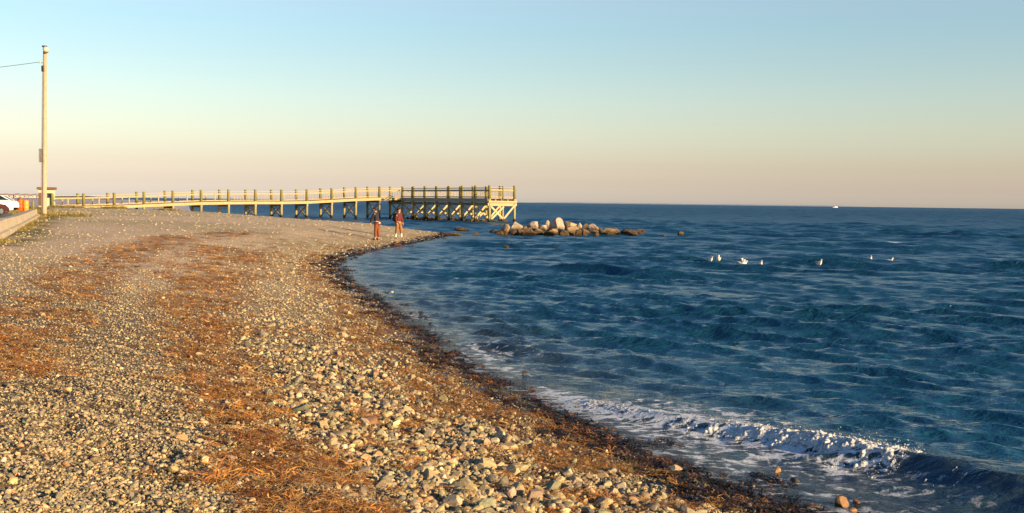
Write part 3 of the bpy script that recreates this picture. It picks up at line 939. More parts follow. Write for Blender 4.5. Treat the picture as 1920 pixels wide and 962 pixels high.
# platform: seven bays towards the camera, at right angles to the pier
Q0 = P0 + PD * BAY * 12
PLW = 3.05
def pl(k, off=0.0, z=0.0):
    q = Q0 + PN * BAY * k + PD * off
    return Vector((q.x, q.y, z)) - PB
ZP = 2.62
for k in range(-1, 8):
    kk = k if k >= 0 else -PW / BAY
    offs = (0, PLW) if k > 0 else (PLW,)
    for off in offs:
        pile(pl(kk, off), ZP - .02, -2.2, .15)
        pile(pl(kk, off), ZP + 1.36, ZP - .03, .16, M_POST, pier, 'post')
    zt = ZP - .50
    MB().beam(pl(kk, -.24, zt - .14), pl(kk, PLW + .24, zt - .14), .2, .30).build('cap_beam', M_EDGE, pier)
    if k > 0:
        pile(pl(kk, PLW * .53), zt - .29, -2.2, .12)
    if k >= 0:
        fr = Vector((PN.x, PN.y, 0)) * .17
        zb_ = .42
        zt2 = zt - .35
        for a, c, q in (((.10, zt2), (PLW * .53, zb_), 1.0), ((PLW * .53, zt2), (.10, zb_), 1.35), ((PLW * .53, zb_), (PLW + .05, zt2 + .25), 1.0)):
            MB().beam(pl(kk, a[0], a[1]) + fr * q, pl(kk, c[0], c[1]) + fr * q, .055, .2).build('brace', M_BRACE, pier)
for k in range(-1, 7):
    ka = k if k >= 0 else -PW / BAY
    if k >= 0:
        span_parts(pl, ka, k + 1, ZP, ZP, .02, 7, Vector((-PD.x, -PD.y)))
    span_parts(pl, ka, k + 1, ZP, ZP, PLW - .02, 7, Vector((PD.x, PD.y)))
    for off in (-.18, PLW + .18):
        MB().beam(pl(ka, off, ZP - .24), pl(k + 1, off, ZP - .24), .08, .36).build('edge_beam', M_DECK if off < 0 else M_EDGE, pier)
    for off in (.75, 1.5, 2.25):
        MB().beam(pl(ka, off, ZP - .24), pl(k + 1, off, ZP - .24), .1, .30).build('joist', M_DECK, pier)
    b = MB()
    nb = 20
    for i in range(nb):
        f = ka + (k + 1 - ka) * (i + .5) / nb
        p = pl(f, PLW / 2)
        b.box((p.x, p.y, ZP - .027), ((k + 1 - ka) * BAY / nb * .92, PLW + .22, .05), rz=R(31 - 90))
    o = b.build('deck_boards', M_DECK, pier); o['kind'] = 'stuff'
# end railing of the platform
def ple(k, off=0.0, z=0.0):
    return pl(7, k * PLW, z) 
span_parts(ple, 0, 1, ZP, ZP, 0, 7, Vector((PN.x, PN.y)))
span_parts(lambda k, off: pl(-PW / BAY, k * PLW), 0, 1, ZP, ZP, 0, 7, Vector((-PN.x, -PN.y)))
pile(pl(7, PLW * .53), ZP + 1.30, ZP - .2, .10, M_POST, pier, 'rail_post')
MB().beam(pl(7.06, -.2, ZP - .34), pl(7.06, PLW + .2, ZP - .34), .07, .20).build('end_beam', M_EDGE, pier)

# ------------------------------------------------------------------ rocks
def mat_rock():
    t = NT('boulder_rock')
    v = t.objco(); p = t.pos()
    base = t.n('ShaderNodeObjectInfo').outputs['Color']
    c = t.mix(1.0, base, t.ramp(t.noise(2.2, 6, .65, v), [(.3, (.65, .64, .63)), (.7, (1.25, 1.22, 1.2))]), 'MULTIPLY')
    sep = t.n('ShaderNodeSeparateXYZ'); t.l(p, sep.inputs[0])
    zz = t.math('ADD', sep.outputs['Z'], t.math('MULTIPLY', t.noise(2.6, 4, .6, p), .42))
    band = t.ramp(zz, [(.42, 1.0), (.72, 0.0)])
    weed = t.ramp(t.noise(6, 4, .7, p), [(.35, (.02, .013, .006)), (.7, (.16, .085, .022))])
    c = t.mix(band, c, weed)
    return t.done(t.pbr(c, .78, t.bump(t.noise(4, 6, .7, v), .6, .12)))
M_ROCK = mat_rock()
RK = [stone_mesh('rock', 500 + i, 9, 3, M_ROCK, .03) for i in range(8)]
RC = {'pink': (.46, .345, .27), 'cream': (.46, .38, .27), 'tan': (.38, .27, .15), 'brown': (.25, .165, .085), 'grey': (.34, .31, .29), 'dark': (.10, .075, .05)}
def rock(px, ybase, ytop, wpx, colr, label, tilt=(0, 0), seed=0, ydep=None, group='boulders of the breakwater', aspect=.8, name='boulder'):
    b = at_z(px, ybase, 0.0)
    k = b.y / F
    h = (ybase - ytop) * k; w = wpx * k
    o = bpy.data.objects.new(name, RK[seed % 8])
    o.scale = (w * .69, w * .66 * aspect, max(h, .1) * .60)
    o.location = (b.x, b.y + w * .3, h * .40)
    o.rotation_euler = (tilt[0], tilt[1], seed * 1.1)
    o.color = (*RC[colr], 1)
    COL.objects.link(o)
    return tag(o, label, 'rock', group)
# back row first, then the front row; pixel base, top and width of each
rock(1045, 436, 406, 26, 'pink', 'tallest pinkish rock standing upright in the middle of the breakwater', (0, .1), 1, aspect=.9)
rock(966, 436, 415, 25, 'cream', 'big pale cream round boulder near the left end of the breakwater', (0, .2), 2)
rock(1000, 435, 415, 22, 'pink', 'pink boulder with a slanting top between the cream boulder and the leaning slab', (.2, .3), 3)
rock(1020, 436, 416, 18, 'pink', 'pinkish grey slab leaning left of the tallest rock', (0, .6), 4)
rock(1027, 432, 412, 10, 'cream', 'narrow pale pointed rock behind the leaning slab', (0, .2), 5)
rock(1067, 434, 413, 24, 'tan', 'tan rounded boulder just right of the tallest rock', (.1, -.2), 6)
rock(1085, 435, 414, 15, 'cream', 'bright cream egg shaped boulder right of the tan one', (0, .2), 7)
rock(1112, 436, 418, 20, 'pink', 'pale pink block on the right half of the breakwater', (.1, .5), 8)
rock(1098, 434, 418, 14, 'brown', 'brown rock between the cream egg and the pale pink block', (0, 0), 9)
rock(985, 437, 424, 18, 'brown', 'brown low rock beside the big cream boulder', (0, 0), 10)
rock(946, 442, 419, 15, 'tan', 'orange tan slab leaning at the left end of the breakwater', (0, .65), 11, aspect=.7)
rock(934, 442, 431, 18, 'dark', 'dark wet rock at the far left foot of the breakwater', (0, 0), 12)
rock(962, 442, 430, 22, 'dark', 'dark weedy rock under the big cream boulder', (0, 0), 13)
rock(992, 443, 426, 28, 'brown', 'brown weedy boulder under the pink one', (0, .2), 14)
rock(1012, 440, 427, 16, 'cream', 'small pale rock at the foot of the leaning slab', (0, .4), 15)
rock(1030, 443, 428, 30, 'tan', 'tan rounded boulder in front of the leaning slab', (0, -.2), 16)
rock(1052, 441, 427, 14, 'cream', 'small cream rock at the foot of the tallest rock', (0, .1), 17)
rock(1070, 442, 425, 32, 'tan', 'tan sloping slab in front right of the tallest rock', (0, -.35), 18)
rock(1085, 443, 430, 16, 'brown', 'brown cracked rock under the cream egg', (0, 0), 19)
rock(1098, 442, 426, 18, 'brown', 'dark brown blocky rock left below the pale pink block', (0, .2), 20)
rock(1117, 444, 435, 12, 'tan', 'small golden weedy rock at the waterline below the pale pink block', (0, 0), 21)
rock(1125, 441, 426, 16, 'dark', 'dark rock right below the pale pink block', (0, .3), 22)
rock(1138, 442, 426, 29, 'tan', 'tan dome shaped boulder with a pale cap near the right end', (0, -.1), 23)
rock(1157, 440, 425, 16, 'brown', 'brown craggy rock right of the dome shaped boulder', (0, .2), 24)
rock(1170, 439, 428, 16, 'dark', 'dark low rock near the right tip of the breakwater', (0, 0), 25)
rock(1186, 441, 432, 26, 'brown', 'brown flat rock at the right tip of the breakwater', (0, -.1), 26)
for i_, (px_, yb_, w_, c_) in enumerate([(950, 439, 22, 'dark'), (975, 441, 24, 'dark'), (1005, 442, 22, 'dark'), (1040, 440, 26, 'brown'), (1060, 443, 20, 'dark'), (1093, 440, 26, 'dark'), (1110, 441, 22, 'brown'), (1148, 441, 24, 'dark'), (1178, 440, 22, 'dark'), (1200, 440, 20, 'brown')]):
    nb_ = ['the left end', 'the big cream boulder', 'the pink boulder', 'the tallest rock', 'the tan sloping slab', 'the cream egg shaped boulder', 'the pale pink block', 'the dome shaped boulder', 'the craggy brown rock', 'the right tip'][i_]
    rock(px_, yb_, yb_ - 12, w_, c_, '%s weedy low rock filling the gap beside %s of the breakwater' % ({'dark': 'black', 'brown': 'dark brown'}[c_], nb_), (0, .1 * (i_ % 3 - 1)), 40 + i_)
rock(1277, 441, 434, 13, 'tan', 'lone tan rock in open water right of the breakwater', (0, 0), 27, group=None)
rock(1242, 443, 439, 18, 'brown', 'low weedy rock awash between the breakwater and the lone tan rock', (0, 0), 28, group=None)
rock(868, 433, 426, 26, 'brown', 'brown weedy rock awash left of the breakwater, the farther one', (0, 0), 29, group=None)
rock(893, 442, 435, 14, 'tan', 'small tan rock awash just off the tip of the beach', (0, 0), 30, group=None)
rock(926, 438, 429, 14, 'tan', 'small tan rock half under water beside the left end of the breakwater', (0, 0), 31, group=None)
rock(846, 442, 435, 36, 'brown', 'weed covered low rock at the tip of the gravel spit', (0, 0), 32, group=None)
rock(1046, 467, 463, 9, 'pink', 'tiny pinkish stone awash in front of the tallest breakwater rock', (0, 0), 34, group=None)
rock(949, 465, 459, 13, 'brown', 'small reddish brown rock awash in front of the breakwater', (0, 0), 33, group=None)
# rubble under the pier platform
for i in range(30):
    k = i / 29 * 7.6 - .8
    for j, off in enumerate((.5, 1.6, 2.6)):
        if (i + j) % 3 == 0: continue
        p = pl(k, off + rng.uniform(-.3, .3)) + PB
        o = bpy.data.objects.new('rubble_stone', RK[(i * 3 + j) % 8])
        q = rng.uniform(.30, .60)
        o.scale = (q, q * .8, q * .62); o.location = (p.x, p.y, .0 + rng.uniform(0, .1)); o.rotation_euler = (0, rng.uniform(-.3, .3), rng.uniform(0, 6))
        o.color = (*RC[('brown', 'tan', 'brown')[(i + j) % 3]], 1)
        COL.objects.link(o)
        lab = 'brown rubble stone under pier platform, %s of the %s bay from its corner' % (('near side', 'middle', 'far side')[j], 'seventh sixth fifth fourth third second first'.split()[int(min(6, max(0, k)))])
        tag(o, lab, 'rock', 'rubble stones, ' + lab.split(', ', 1)[1])
# stones in the wash near the camera
def wash(px, py, wpx, hpx, c, lab, seed):
    b = at_z(px, py, 0.0)
    k = b.y / F
    o = bpy.data.objects.new('wash_stone', SO[seed % 9])
    o.scale = (wpx * k * .55, wpx * k * .42, hpx * k * .48); o.location = (b.x, b.y, hpx * k * .2); o.rotation_euler = (.15 * math.sin(seed), .15, seed)
    o.color = (*c, 1)
    COL.objects.link(o)
    tag(o, lab, 'stone')
wash(1578, 948, 42, 30, (.26, .14, .06), 'rounded brown stone in the wash at the bottom right', 1)
wash(1607, 944, 18, 12, (.20, .08, .03), 'small red brown stone right beside the rounded brown one', 2)
wash(1597, 960, 18, 12, (.36, .2, .1), 'small orange stone in front of the rounded brown one', 3)
wash(1459, 884, 18, 12, (.46, .26, .1), 'orange stone poking out of the wash below the breaker', 4)
wash(1411, 915, 16, 10, (.36, .22, .1), 'small tan stone near the tip of the wet weed', 5)
wash(1488, 902, 22, 12, (.05, .05, .04), 'dark weedy stone in the wash below the orange one', 6)
wash(983, 702, 14, 12, (.04, .04, .04), 'black stone in the foam at the left end of the breaker', 7)
wash(1081, 765, 13, 8, (.3, .2, .1), 'small brown stone between wet weed and breaker', 8)
wash(996, 733, 20, 9, (.16, .07, .03), 'red brown weedy stone at the edge of the wash', 9)
wash(735, 549, 6, 5, (.6, .5, .2), 'tiny yellowish stone showing in the shallow water of the cove', 10)

# ------------------------------------------------------------------ utility pole and wire
M_POLE = mat_wood('pole_wood', (.46, .31, .215), .3)
M_GREY = mat_plain('grey_metal', (.20, .20, .20), .5, .2, 8)
M_DARK = mat_plain('dark_metal', (.03, .03, .032), .45, .2, 8)
M_PALEM = mat_plain('pale_enamel', (.55, .48, .36), .4, .1, 8)
pb = ground_at(83, 403)
kk = pb.y / F
ptop = at_d(84.5, 88, pb.y)
pole = empty('utility_pole', pb, 'tall bare wooden utility pole at the end of the concrete wall', 'utility pole')
Hp = ptop.z - pb.z; lean = ptop.x - pb.x
def pz(z): return Vector((lean * z / Hp, 0, z))
b = MB(); b.tube([pz(-.3), pz(.4), pz(Hp * .5), pz(Hp)], [.15, .14, .125, .11], 14); b.build('shaft', M_POLE, pole, True)
b = MB(); b.tube([pz(Hp * .635) + Vector((-.19, -.05, 0)), pz(Hp * .635) + Vector((-.19, -.05, .01))], .01, 4)
b = MB(); b.box(pz(Hp * .355) + Vector((-.20, -.06, 0)), (.14, .2, .78)); b.build('meter_box', M_GREY, pole, bevel=.02)
b = MB(); b.box(pz(Hp * .87) + Vector((-.06, -.15, 0)), (.15, .10, .34)); b.build('junction_box', M_DARK, pole, bevel=.015)
b = MB(); b.tube([pz(Hp * .905) + Vector((-.14, -.02, 0)), pz(Hp * .905) + Vector((-.30, -.02, .03))], .02, 6); hk = b.build('hook', M_DARK, pole)
b = MB(); b.tube([pz(Hp * .905) + Vector((-.28, -.02, -.02)), pz(Hp * .905) + Vector((-.28, -.02, .04)), pz(Hp * .905) + Vector((-.28, -.02, .09))], [.05, .06, .03], 8); b.build('insulator', M_PALEM, hk, True)
b = MB(); b.tube([pz(Hp * .99) + Vector((.02, -.12, .05)), pz(Hp * .982) + Vector((.12, -.22, .02)), pz(Hp * .975) + Vector((.19, -.30, -.05))], [.10, .15, .17], 12); lamp = b.build('floodlight', M_PALEM, pole, True)
b = MB(); b.box(pz(Hp) + Vector((-.03, 0, .03)), (.24, .24, .08)); b.build('cap', M_DARK, pole, bevel=.02)
b = MB(); b.tube([pz(.06) + Vector((-.1, -.19, .3)), pz(Hp * .86) + Vector((-.08, -.15, 0))], .018, 5); b.build('conduit', M_GREY, pole)
# wire to the left
w0 = pb + pz(Hp * .905) + Vector((-.28, -.02, .05))
w1 = at_d(-260, 146, 52.0)
pts = []
for i in range(25):
    f = i / 24
    p = w0.lerp(w1, f); p.z -= .12 * math.sin(math.pi * f)
    pts.append(p - pb)
b = MB(); b.tube(pts, .014, 5); o = b.build('wire', M_DARK, None, True); o.location = pb
tag(o, 'thin dark overhead wire running left from the wooden pole', 'wire')

# ------------------------------------------------------------------ concrete wall
def mat_concrete():
    t = NT('wall_concrete'); p = t.pos()
    c = t.ramp(t.noise(1.3, 6, .7, p), [(.3, (.32, .26, .18)), (.7, (.47, .40, .29))])
    st = t.ramp(t.noise(4, 5, .75, p, dist=.8), [(.55, 0.0), (.75, 1.0)])
    c = t.mix(t.math('MULTIPLY', st, .5), c, (.24, .20, .13))
    return t.done(t.pbr(c, .85, t.bump(t.noise(22, 5, .7, p), .4, .02)))
M_CONC = mat_concrete()
WD = Vector((WALL_B.x - WALL_A.x, WALL_B.y - WALL_A.y, 0))
WL = WD.length; WD.normalize(); WNRM = Vector((WD.y, -WD.x, 0))
def wall_block(f0, f1, h0, h1, label):
    a = Vector((WALL_A.x, WALL_A.y, 0)) + WD * WL * f0; c = Vector((WALL_A.x, WALL_A.y, 0)) + WD * WL * f1
    za, zc = gz(a.x, a.y), gz(c.x, c.y)
    root = empty('concrete_barrier', (a.x, a.y, za), label, 'concrete wall', 'concrete barriers beside the parking lot')
    def prof(p, z, h):
        base = p - a + Vector((0, 0, z - za))
        q = [(.14, -.25), (.14, h * .30), (.02, h * .36), (-.03, h), (-.33, h), (-.38, h * .36), (-.46, h * .3), (-.46, -.25)]
        return [base + WNRM * u + Vector((0, 0, v)) for u, v in q]
    for nm, sl in (('wall_body', (1, 2, 3, 4, 5, 6)), ('footing', (0, 1, 6, 7))):
        A = [prof(a, za, h0)[i] for i in sl]; C_ = [prof(c, zc, h1)[i] for i in sl]
        n = len(sl)
        b = MB(); b.add(A + C_, [(i, (i + 1) % n, n + (i + 1) % n, n + i) for i in range(n)] + [tuple(range(n)), tuple(range(2 * n - 1, n - 1, -1))])
        b.build(nm, M_CONC, root)
def wf(px):                    # fraction along the wall for a picture column, found on the ground
    best = min(range(0, 1001), key=lambda i: abs((lambda q: 960 + (q.x / q.y) * F)(Vector((WALL_A.x, WALL_A.y, 0)) + WD * WL * i / 1000) - px))
    return best / 1000
f1, f2 = wf(12), wf(34)
wall_block(-.25, f1 - .004, .52, .52, 'pale concrete barrier section cut off by the left edge of the photo')
wall_block(f1 + .004, f2 - .004, .52, .47, 'middle section of the pale concrete barrier beside the parked cars')
wall_block(f2 + .004, 1.0, .47, .40, 'farthest section of the concrete barrier ending next to the pole')

# ------------------------------------------------------------------ grass
def mat_grass():
    t = NT('grass')
    c = t.attr('col', 'INSTANCER', 'Color')
    return t.done(t.pbr(c, .8))
M_GRASS = mat_grass()
def tuft(name, seed):
    r = random.Random(seed); b = MB()
    for _ in range(14):
        a = r.uniform(0, 6.28); q = r.uniform(0, .35); p = Vector((math.cos(a) * q, math.sin(a) * q, 0))
        a2 = r.uniform(0, 6.28); ln = r.uniform(.5, 1.0); bend = r.uniform(.1, .5)
        sd = Vector((-math.sin(a2), math.cos(a2), 0)) * .035
        tip = p + Vector((math.cos(a2) * bend, math.sin(a2) * bend, ln)); mid = p + Vector((math.cos(a2) * bend * .3, math.sin(a2) * bend * .3, ln * .6))
        b.add([p - sd, p + sd, mid + sd * .7, mid - sd * .7, tip], [(0, 1, 2, 3), (3, 2, 4)])
    o = b.build(name, M_GRASS); me = o.data; bpy.data.objects.remove(o); return me
GT = [tuft('grass_tuft', 700 + i) for i in range(4)]
pts, szs = [], []
def add_grass(p0, p1, n, spread, h, off=0.0):
    for _ in range(n):
        f = rng.random()
        dvec = Vector((p1[0] - p0[0], p1[1] - p0[1])); nv = Vector((dvec.y, -dvec.x)).normalized()
        q = abs(rng.normal(0, spread)) + off
        x_, y_ = p0[0] + dvec.x * f + nv.x * q, p0[1] + dvec.y * f + nv.y * q
        if fbm(np.array([x_ * .5]), np.array([y_ * .5]), 2, 5)[0] < .40: continue
        pts.append((x_, y_, gz(x_, y_) - .01)); szs.append(.55 * h * math.exp(rng.normal(0, .35)))
wa = Vector((WALL_A.x, WALL_A.y)); wb = Vector((WALL_B.x, WALL_B.y))
add_grass(wa, wb, 800, .35, .15, .12)
add_grass(wb + Vector((-1, -1)), wb + Vector((1.6, 3)), 420, .5, .34, -.4)
add_grass(wb, Vector((P0.x - 6, P0.y - 6)), 1500, 1.2, .20)
pa, pc = P0 - PD * 9, P0 + PD * 9.5
add_grass(pa, pc, 4200, .8, .30, .1)
add_grass(pa, pc, 1500, 1.8, .14, .4)
n = len(pts); szs = np.array(szs)
gc = np.array([(.25, .19, .045), (.18, .15, .035), (.34, .25, .09), (.12, .11, .03)])
scatter('grass', 'yellow green grass along the wall, round the pole and at the landward end of the pier', np.array(pts), np.stack([np.zeros(n), np.zeros(n), rng.uniform(0, 6.28, n)], 1),
        np.stack([szs, szs, szs], 1), rng.integers(0, 4, n), [proto(q) for q in GT], gc[rng.choice(4, n)] * np.exp(rng.normal(0, .2, (n, 1))))

# ------------------------------------------------------------------ barrels
def barrel(px, py, hpx, wpx, c, label, dark_lid):
    d_ = 106.0
    base = at_d(px, py, d_); base.z = gz(base.x, base.y) - .02
    h = hpx * d_ / F; r = wpx * d_ / F / 2
    root = empty('trash_barrel', base, label, 'barrel', 'trash barrels behind the concrete wall')
    mt = mat_plain('barrel_paint', c, .55, .12, 3)
    b = MB(); zs = [0, .02, .30, .32, .34, .62, .64, .66, .96, 1.0]; rs = [.94, 1, 1, 1.05, 1, 1, 1.05, 1, 1, .96]
    b.tube([(0, 0, q * h) for q in zs], [r * q for q in rs], 20); b.build('drum', mt, root, True)
    b = MB(); b.tube([(0, 0, h), (0, 0, h * 1.03)], r * 1.03, 20); b.build('rim', mat_plain('lid_dark', (.10, .05, .03), .6) if dark_lid else mt, root)
    if dark_lid:
        b = MB(); b.tube([(0, 0, h * 1.03), (0, 0, h * 1.13), (0, 0, h * 1.22)], [r * .7, r * .66, r * .35], 14); b.build('trash_bag', mat_plain('bag', (.20, .10, .06), .5), root, True)
barrel(38.5, 392, 21, 12, (.80, .10, .015), 'bright red orange barrel behind the wall, with a dark bag in its top', True)
barrel(48.5, 392, 19, 10, (.80, .30, .03), 'yellow orange barrel standing right of the red orange one', False)

# ------------------------------------------------------------------ cars
M_GLASS = mat_plain('car_glass', (.02, .025, .03), .06, .1, 2, bump=0)
M_TYRE = mat_plain('tyre', (.02, .02, .02), .8)
M_CHROME = mat_plain('wheel_metal', (.5, .5, .5), .3, .1, 4, .8)
M_TAIL = mat_plain('tail_lamp_red', (.45, .02, .02), .3)
def car(loc, rz, paint, label, L=4.3, Wd=1.7, H=1.24, van=False):
    root = empty('parked_car', loc, label, 'car', 'cars parked behind the wall', rz)
    mp = NT('car_paint'); pm = mp.done(mp.pbr(paint, .3, None, 0, 1.5))
    s_ = L / 4.3
    top = H
    if van: body = [(-2.12, .28), (-2.15, .8), (-2.05, 1.0), (-1.9, 1.02), (1.1, 1.02), (2.0, .9), (2.15, .7), (2.15, .3)]; roof = [(-2.0, 1.0), (-1.85, top), (.6, top), (1.35, 1.0)]
    else: body = [(-2.10, .28), (-2.15, .62), (-2.08, .86), (-1.5, .92), (.95, .90), (1.95, .78), (2.15, .6), (2.15, .28)]; roof = [(-1.75, .90), (-1.1, top), (.15, top), (1.0, .89)]
    def loft(pr_, w0, w1, name, mat, par, zsplit=None):
        b = MB(); n = len(pr_)
        zmin = min(q[1] for q in pr_); zmax = max(q[1] for q in pr_)
        vs = []
        for sgn in (-1, 1):
            for x_, z_ in pr_:
                w = w0 + (w1 - w0) * (z_ - zmin) / (zmax - zmin)
                vs.append((x_ * s_, sgn * w / 2, z_))
        fs = [tuple(range(n - 1, -1, -1)), tuple(range(n, 2 * n))] + [(i, (i + 1) % n, n + (i + 1) % n, n + i) for i in range(n)]
        b.add(vs, fs)
        return b.build(name, mat, par, bevel=.05)
    bd = loft(body, Wd, Wd * .96, 'body', pm, root)
    loft(roof, Wd * .93, Wd * .74, 'cabin_glass', M_GLASS, root)
    (xa, za), (xb, zb), (xc, zc), (xd, zd) = roof
    b = MB(); b.box(((xb + xc) / 2 * s_, 0, top + .005), ((xc - xb + .16) * s_, Wd * .74, .05)); rf = b.build('roof', pm, root, bevel=.02)
    for sgn in (-1, 1):
        b = MB()
        for (p, q) in ((roof[0], roof[1]), (roof[2], roof[3])):
            b.beam((p[0] * s_, sgn * Wd * .455, p[1]), (q[0] * s_, sgn * Wd * .37, q[1]), .07, .07)
        xm = (xb + xc) / 2 - .1
        b.beam((xm * s_, sgn * Wd * .462, za), (xm * s_, sgn * Wd * .375, top), .07, .06)
        b.build('pillars', pm, root)
        for wx in (-1.35, 1.35):
            b = MB(); b.tube([(wx * s_, sgn * (Wd / 2 - .19), .31), (wx * s_, sgn * (Wd / 2 + .01), .31)], .31, 18); wh = b.build('wheel', M_TYRE, root)
            b = MB(); b.tube([(wx * s_, sgn * (Wd / 2 - .10), .31), (wx * s_, sgn * (Wd / 2 + .025), .31)], .19, 14); b.build('rim', M_CHROME, wh)
        b = MB(); b.box((-2.14 * s_, sgn * Wd * .39, .70), (.06, .24, .16)); b.build('tail_light', M_TAIL, root)
        b = MB(); b.box((2.12 * s_, sgn * Wd * .37, .60), (.08, .3, .13)); b.build('headlight', M_CHROME, root)
    b = MB(); b.box((-2.17 * s_, 0, .42), (.10, Wd * .95, .16)); b.build('bumper', M_DARK, root)
    return root
g = at_d(9, 390, 87); g.x -= 1.35; car((g.x - .2, 87, gz(g.x, 87)), R(62), (.80, .80, .78), 'white hatchback parked behind the wall with its dark rear window showing', 3.9)
g = at_d(-11, 394, 78); g.x -= 1.15; car((g.x, 78, gz(g.x, 78)), R(75), (.075, .012, .014), 'dark red car cut off by the left edge of the photo', 4.2)
g = at_d(14, 388, 106); g.x -= 1.0; car((g.x, 106, gz(g.x, 106)), R(10), (.82, .81, .78), 'white van parked behind the white hatchback', 4.4, 1.8, 1.45, True)

# ------------------------------------------------------------------ kiosk, rail fence and far shore on the left
kd = 112.0
kb = at_d(88, 386, kd); kg = gz(kb.x, kb.y)
kk = kd / F
M_CREAM = mat_plain('cream_paint', (.62, .54, .38), .7, .1, 2)
M_BROWN = mat_plain('roof_brown', (.16, .08, .04), .8, .2, 4)
kio = empty('kiosk', (kb.x, kb.y, kg), 'small cream hut with a flat brown roof behind the pole', 'hut', None, R(12))
zt = at_d(88, 351, kd).z - kg
b = MB(); b.box((0, 0, zt * .5 - .12), (1.35, 1.3, zt - .24 + .0)); wl = b.build('wall', M_CREAM, kio)
b = MB(); b.add([(-.82, -.85, zt - .25), (.82, -.85, zt - .25), (.82, .85, zt - .25), (-.82, .85, zt - .25), (-.80, -.83, zt), (.80, -.83, zt), (.80, .83, zt), (-.80, .83, zt)],
              [(3, 2, 1, 0), (4, 5, 6, 7), (0, 1, 5, 4), (1, 2, 6, 5), (2, 3, 7, 6), (3, 0, 4, 7)]); b.build('roof', M_BROWN, kio)
b = MB(); b.box((.42, -.665, zt - .85), (.36, .05, .40)); wn = b.build('window', M_GLASS, kio)
b = MB()
for dx, dz_, w_, h_ in ((-.2, 0, .05, .5), (.2, 0, .05, .5), (0, .22, .45, .05), (0, -.22, .45, .06)): b.box((.42 + dx, -.675, zt - .85 + dz_), (w_, .06, h_))
b.build('frame', M_BROWN, wn)
b = MB(); b.box((-.35, -.665, zt * .42), (.6, .04, zt * .62)); dr = b.build('door', M_BROWN, kio)
b = MB(); b.box((-.12, -.70, zt * .42), (.05, .05, .12)); b.build('handle', M_CHROME, dr)
# lone post beside the kiosk
g = at_d(62, 388, 100); h_ = 1.0
b = MB(); b.tube([(0, 0, -.2), (0, 0, h_ - .05), (0, 0, h_)], [.11, .11, .07], 8); o = b.build('bollard', M_POST, None, True, loc=(g.x, 100, gz(g.x, 100)))
tag(o, 'short brown wooden post between the barrels and the pole', 'post')
# far low shore with a row of cottages
FS = NT('far_shore_scrub'); fm_ = FS.done(FS.pbr(FS.ramp(FS.noise(.05, 5, .7, FS.pos()), [(.35, (.05, .055, .03)), (.65, (.13, .11, .06))]), .9))
def shore_strip(name, y0, x0, x1, h, depth, mat, label, ang=0.0):
    nx = 120; b = MB(); vs = []; fs = []
    for i in range(nx + 1):
        f = i / nx; x_ = x0 + (x1 - x0) * f
        e_ = min(1, f * 9, (1 - f) * 9) ** .7
        hh = h * e_ * (.55 + .9 * float(fbm(np.array([f * 26.0]), np.array([3.3]), 4, 8)[0]))
        for u_, v_ in ((0, -1), (.15, hh * .75), (.5, hh), (1, -1)):
            vs.append((x_, y0 + depth * u_ + ang * f, v_))
    for i in range(nx):
        for j in range(3): fs.append((i * 4 + j, i * 4 + j + 1, i * 4 + 5 + j, i * 4 + 4 + j))
    b.add(vs, fs); o = b.build(name, mat, None, True)
    return tag(o, label, None, None, 'structure')
fsy = 640.0
shore_strip('far_shore', fsy, at_d(-500, 370, fsy).x, at_d(190, 369, fsy).x, 2.3, 120, fm_, 'low dark strip of land across the water at the left')
FC = NT('far_coast_haze_tint'); fc = FC.done(FC.pbr((.30, .36, .42), 1.0))  # haze over the distant land is painted into its bluish colour
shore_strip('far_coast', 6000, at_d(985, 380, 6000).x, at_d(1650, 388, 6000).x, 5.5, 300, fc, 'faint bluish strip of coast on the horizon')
M_COT = [mat_plain('cottage_wall', c, .8, .08, .2) for c in ((.62, .50, .42), (.66, .58, .46), (.55, .42, .36))]
M_CROOF = mat_plain('cottage_roof', (.30, .22, .19), .9, .15, .3)
cots = [(2, .9), (12, 1.0), (22, .9), (33, 1.05), (42, .9), (50, 1.0), (58, .85), (66, 1.0), (73, .8)]
shades = ['pinkish', 'cream', 'dusky pink']
for i, (px, q) in enumerate(cots):
    p = at_d(px, 369, fsy + 8)
    w_, h_, dp = 2.7 * q, 1.55 * q, 3.0
    root = empty('beach_cottage', (p.x, p.y, 1.1), '%s cottage on the far low shore, %s in the row counted from the left' % (shades[i % 3], 'first second third fourth fifth sixth seventh eighth ninth'.split()[i]), 'cottage', 'cottages in a row on the far shore')
    b = MB(); b.box((0, 0, h_ / 2), (w_, dp, h_)); b.build('wall', M_COT[i % 3], root)
    b = MB(); b.add([(-w_ * .55, -dp * .55, h_ - .03), (w_ * .55, -dp * .55, h_ - .03), (w_ * .55, dp * .55, h_ - .03), (-w_ * .55, dp * .55, h_ - .03), (-w_ * .55, 0, h_ + .9 * q), (w_ * .55, 0, h_ + .9 * q)],
                  [(0, 1, 5, 4), (2, 3, 4, 5), (1, 2, 5), (3, 0, 4), (3, 2, 1, 0)]); b.build('roof', M_CROOF, root)
    b = MB(); b.box((-.25 * w_, -dp / 2 - .02, h_ * .55), (.6 * q, .06, .55 * q)); b.build('window', M_GLASS, root)

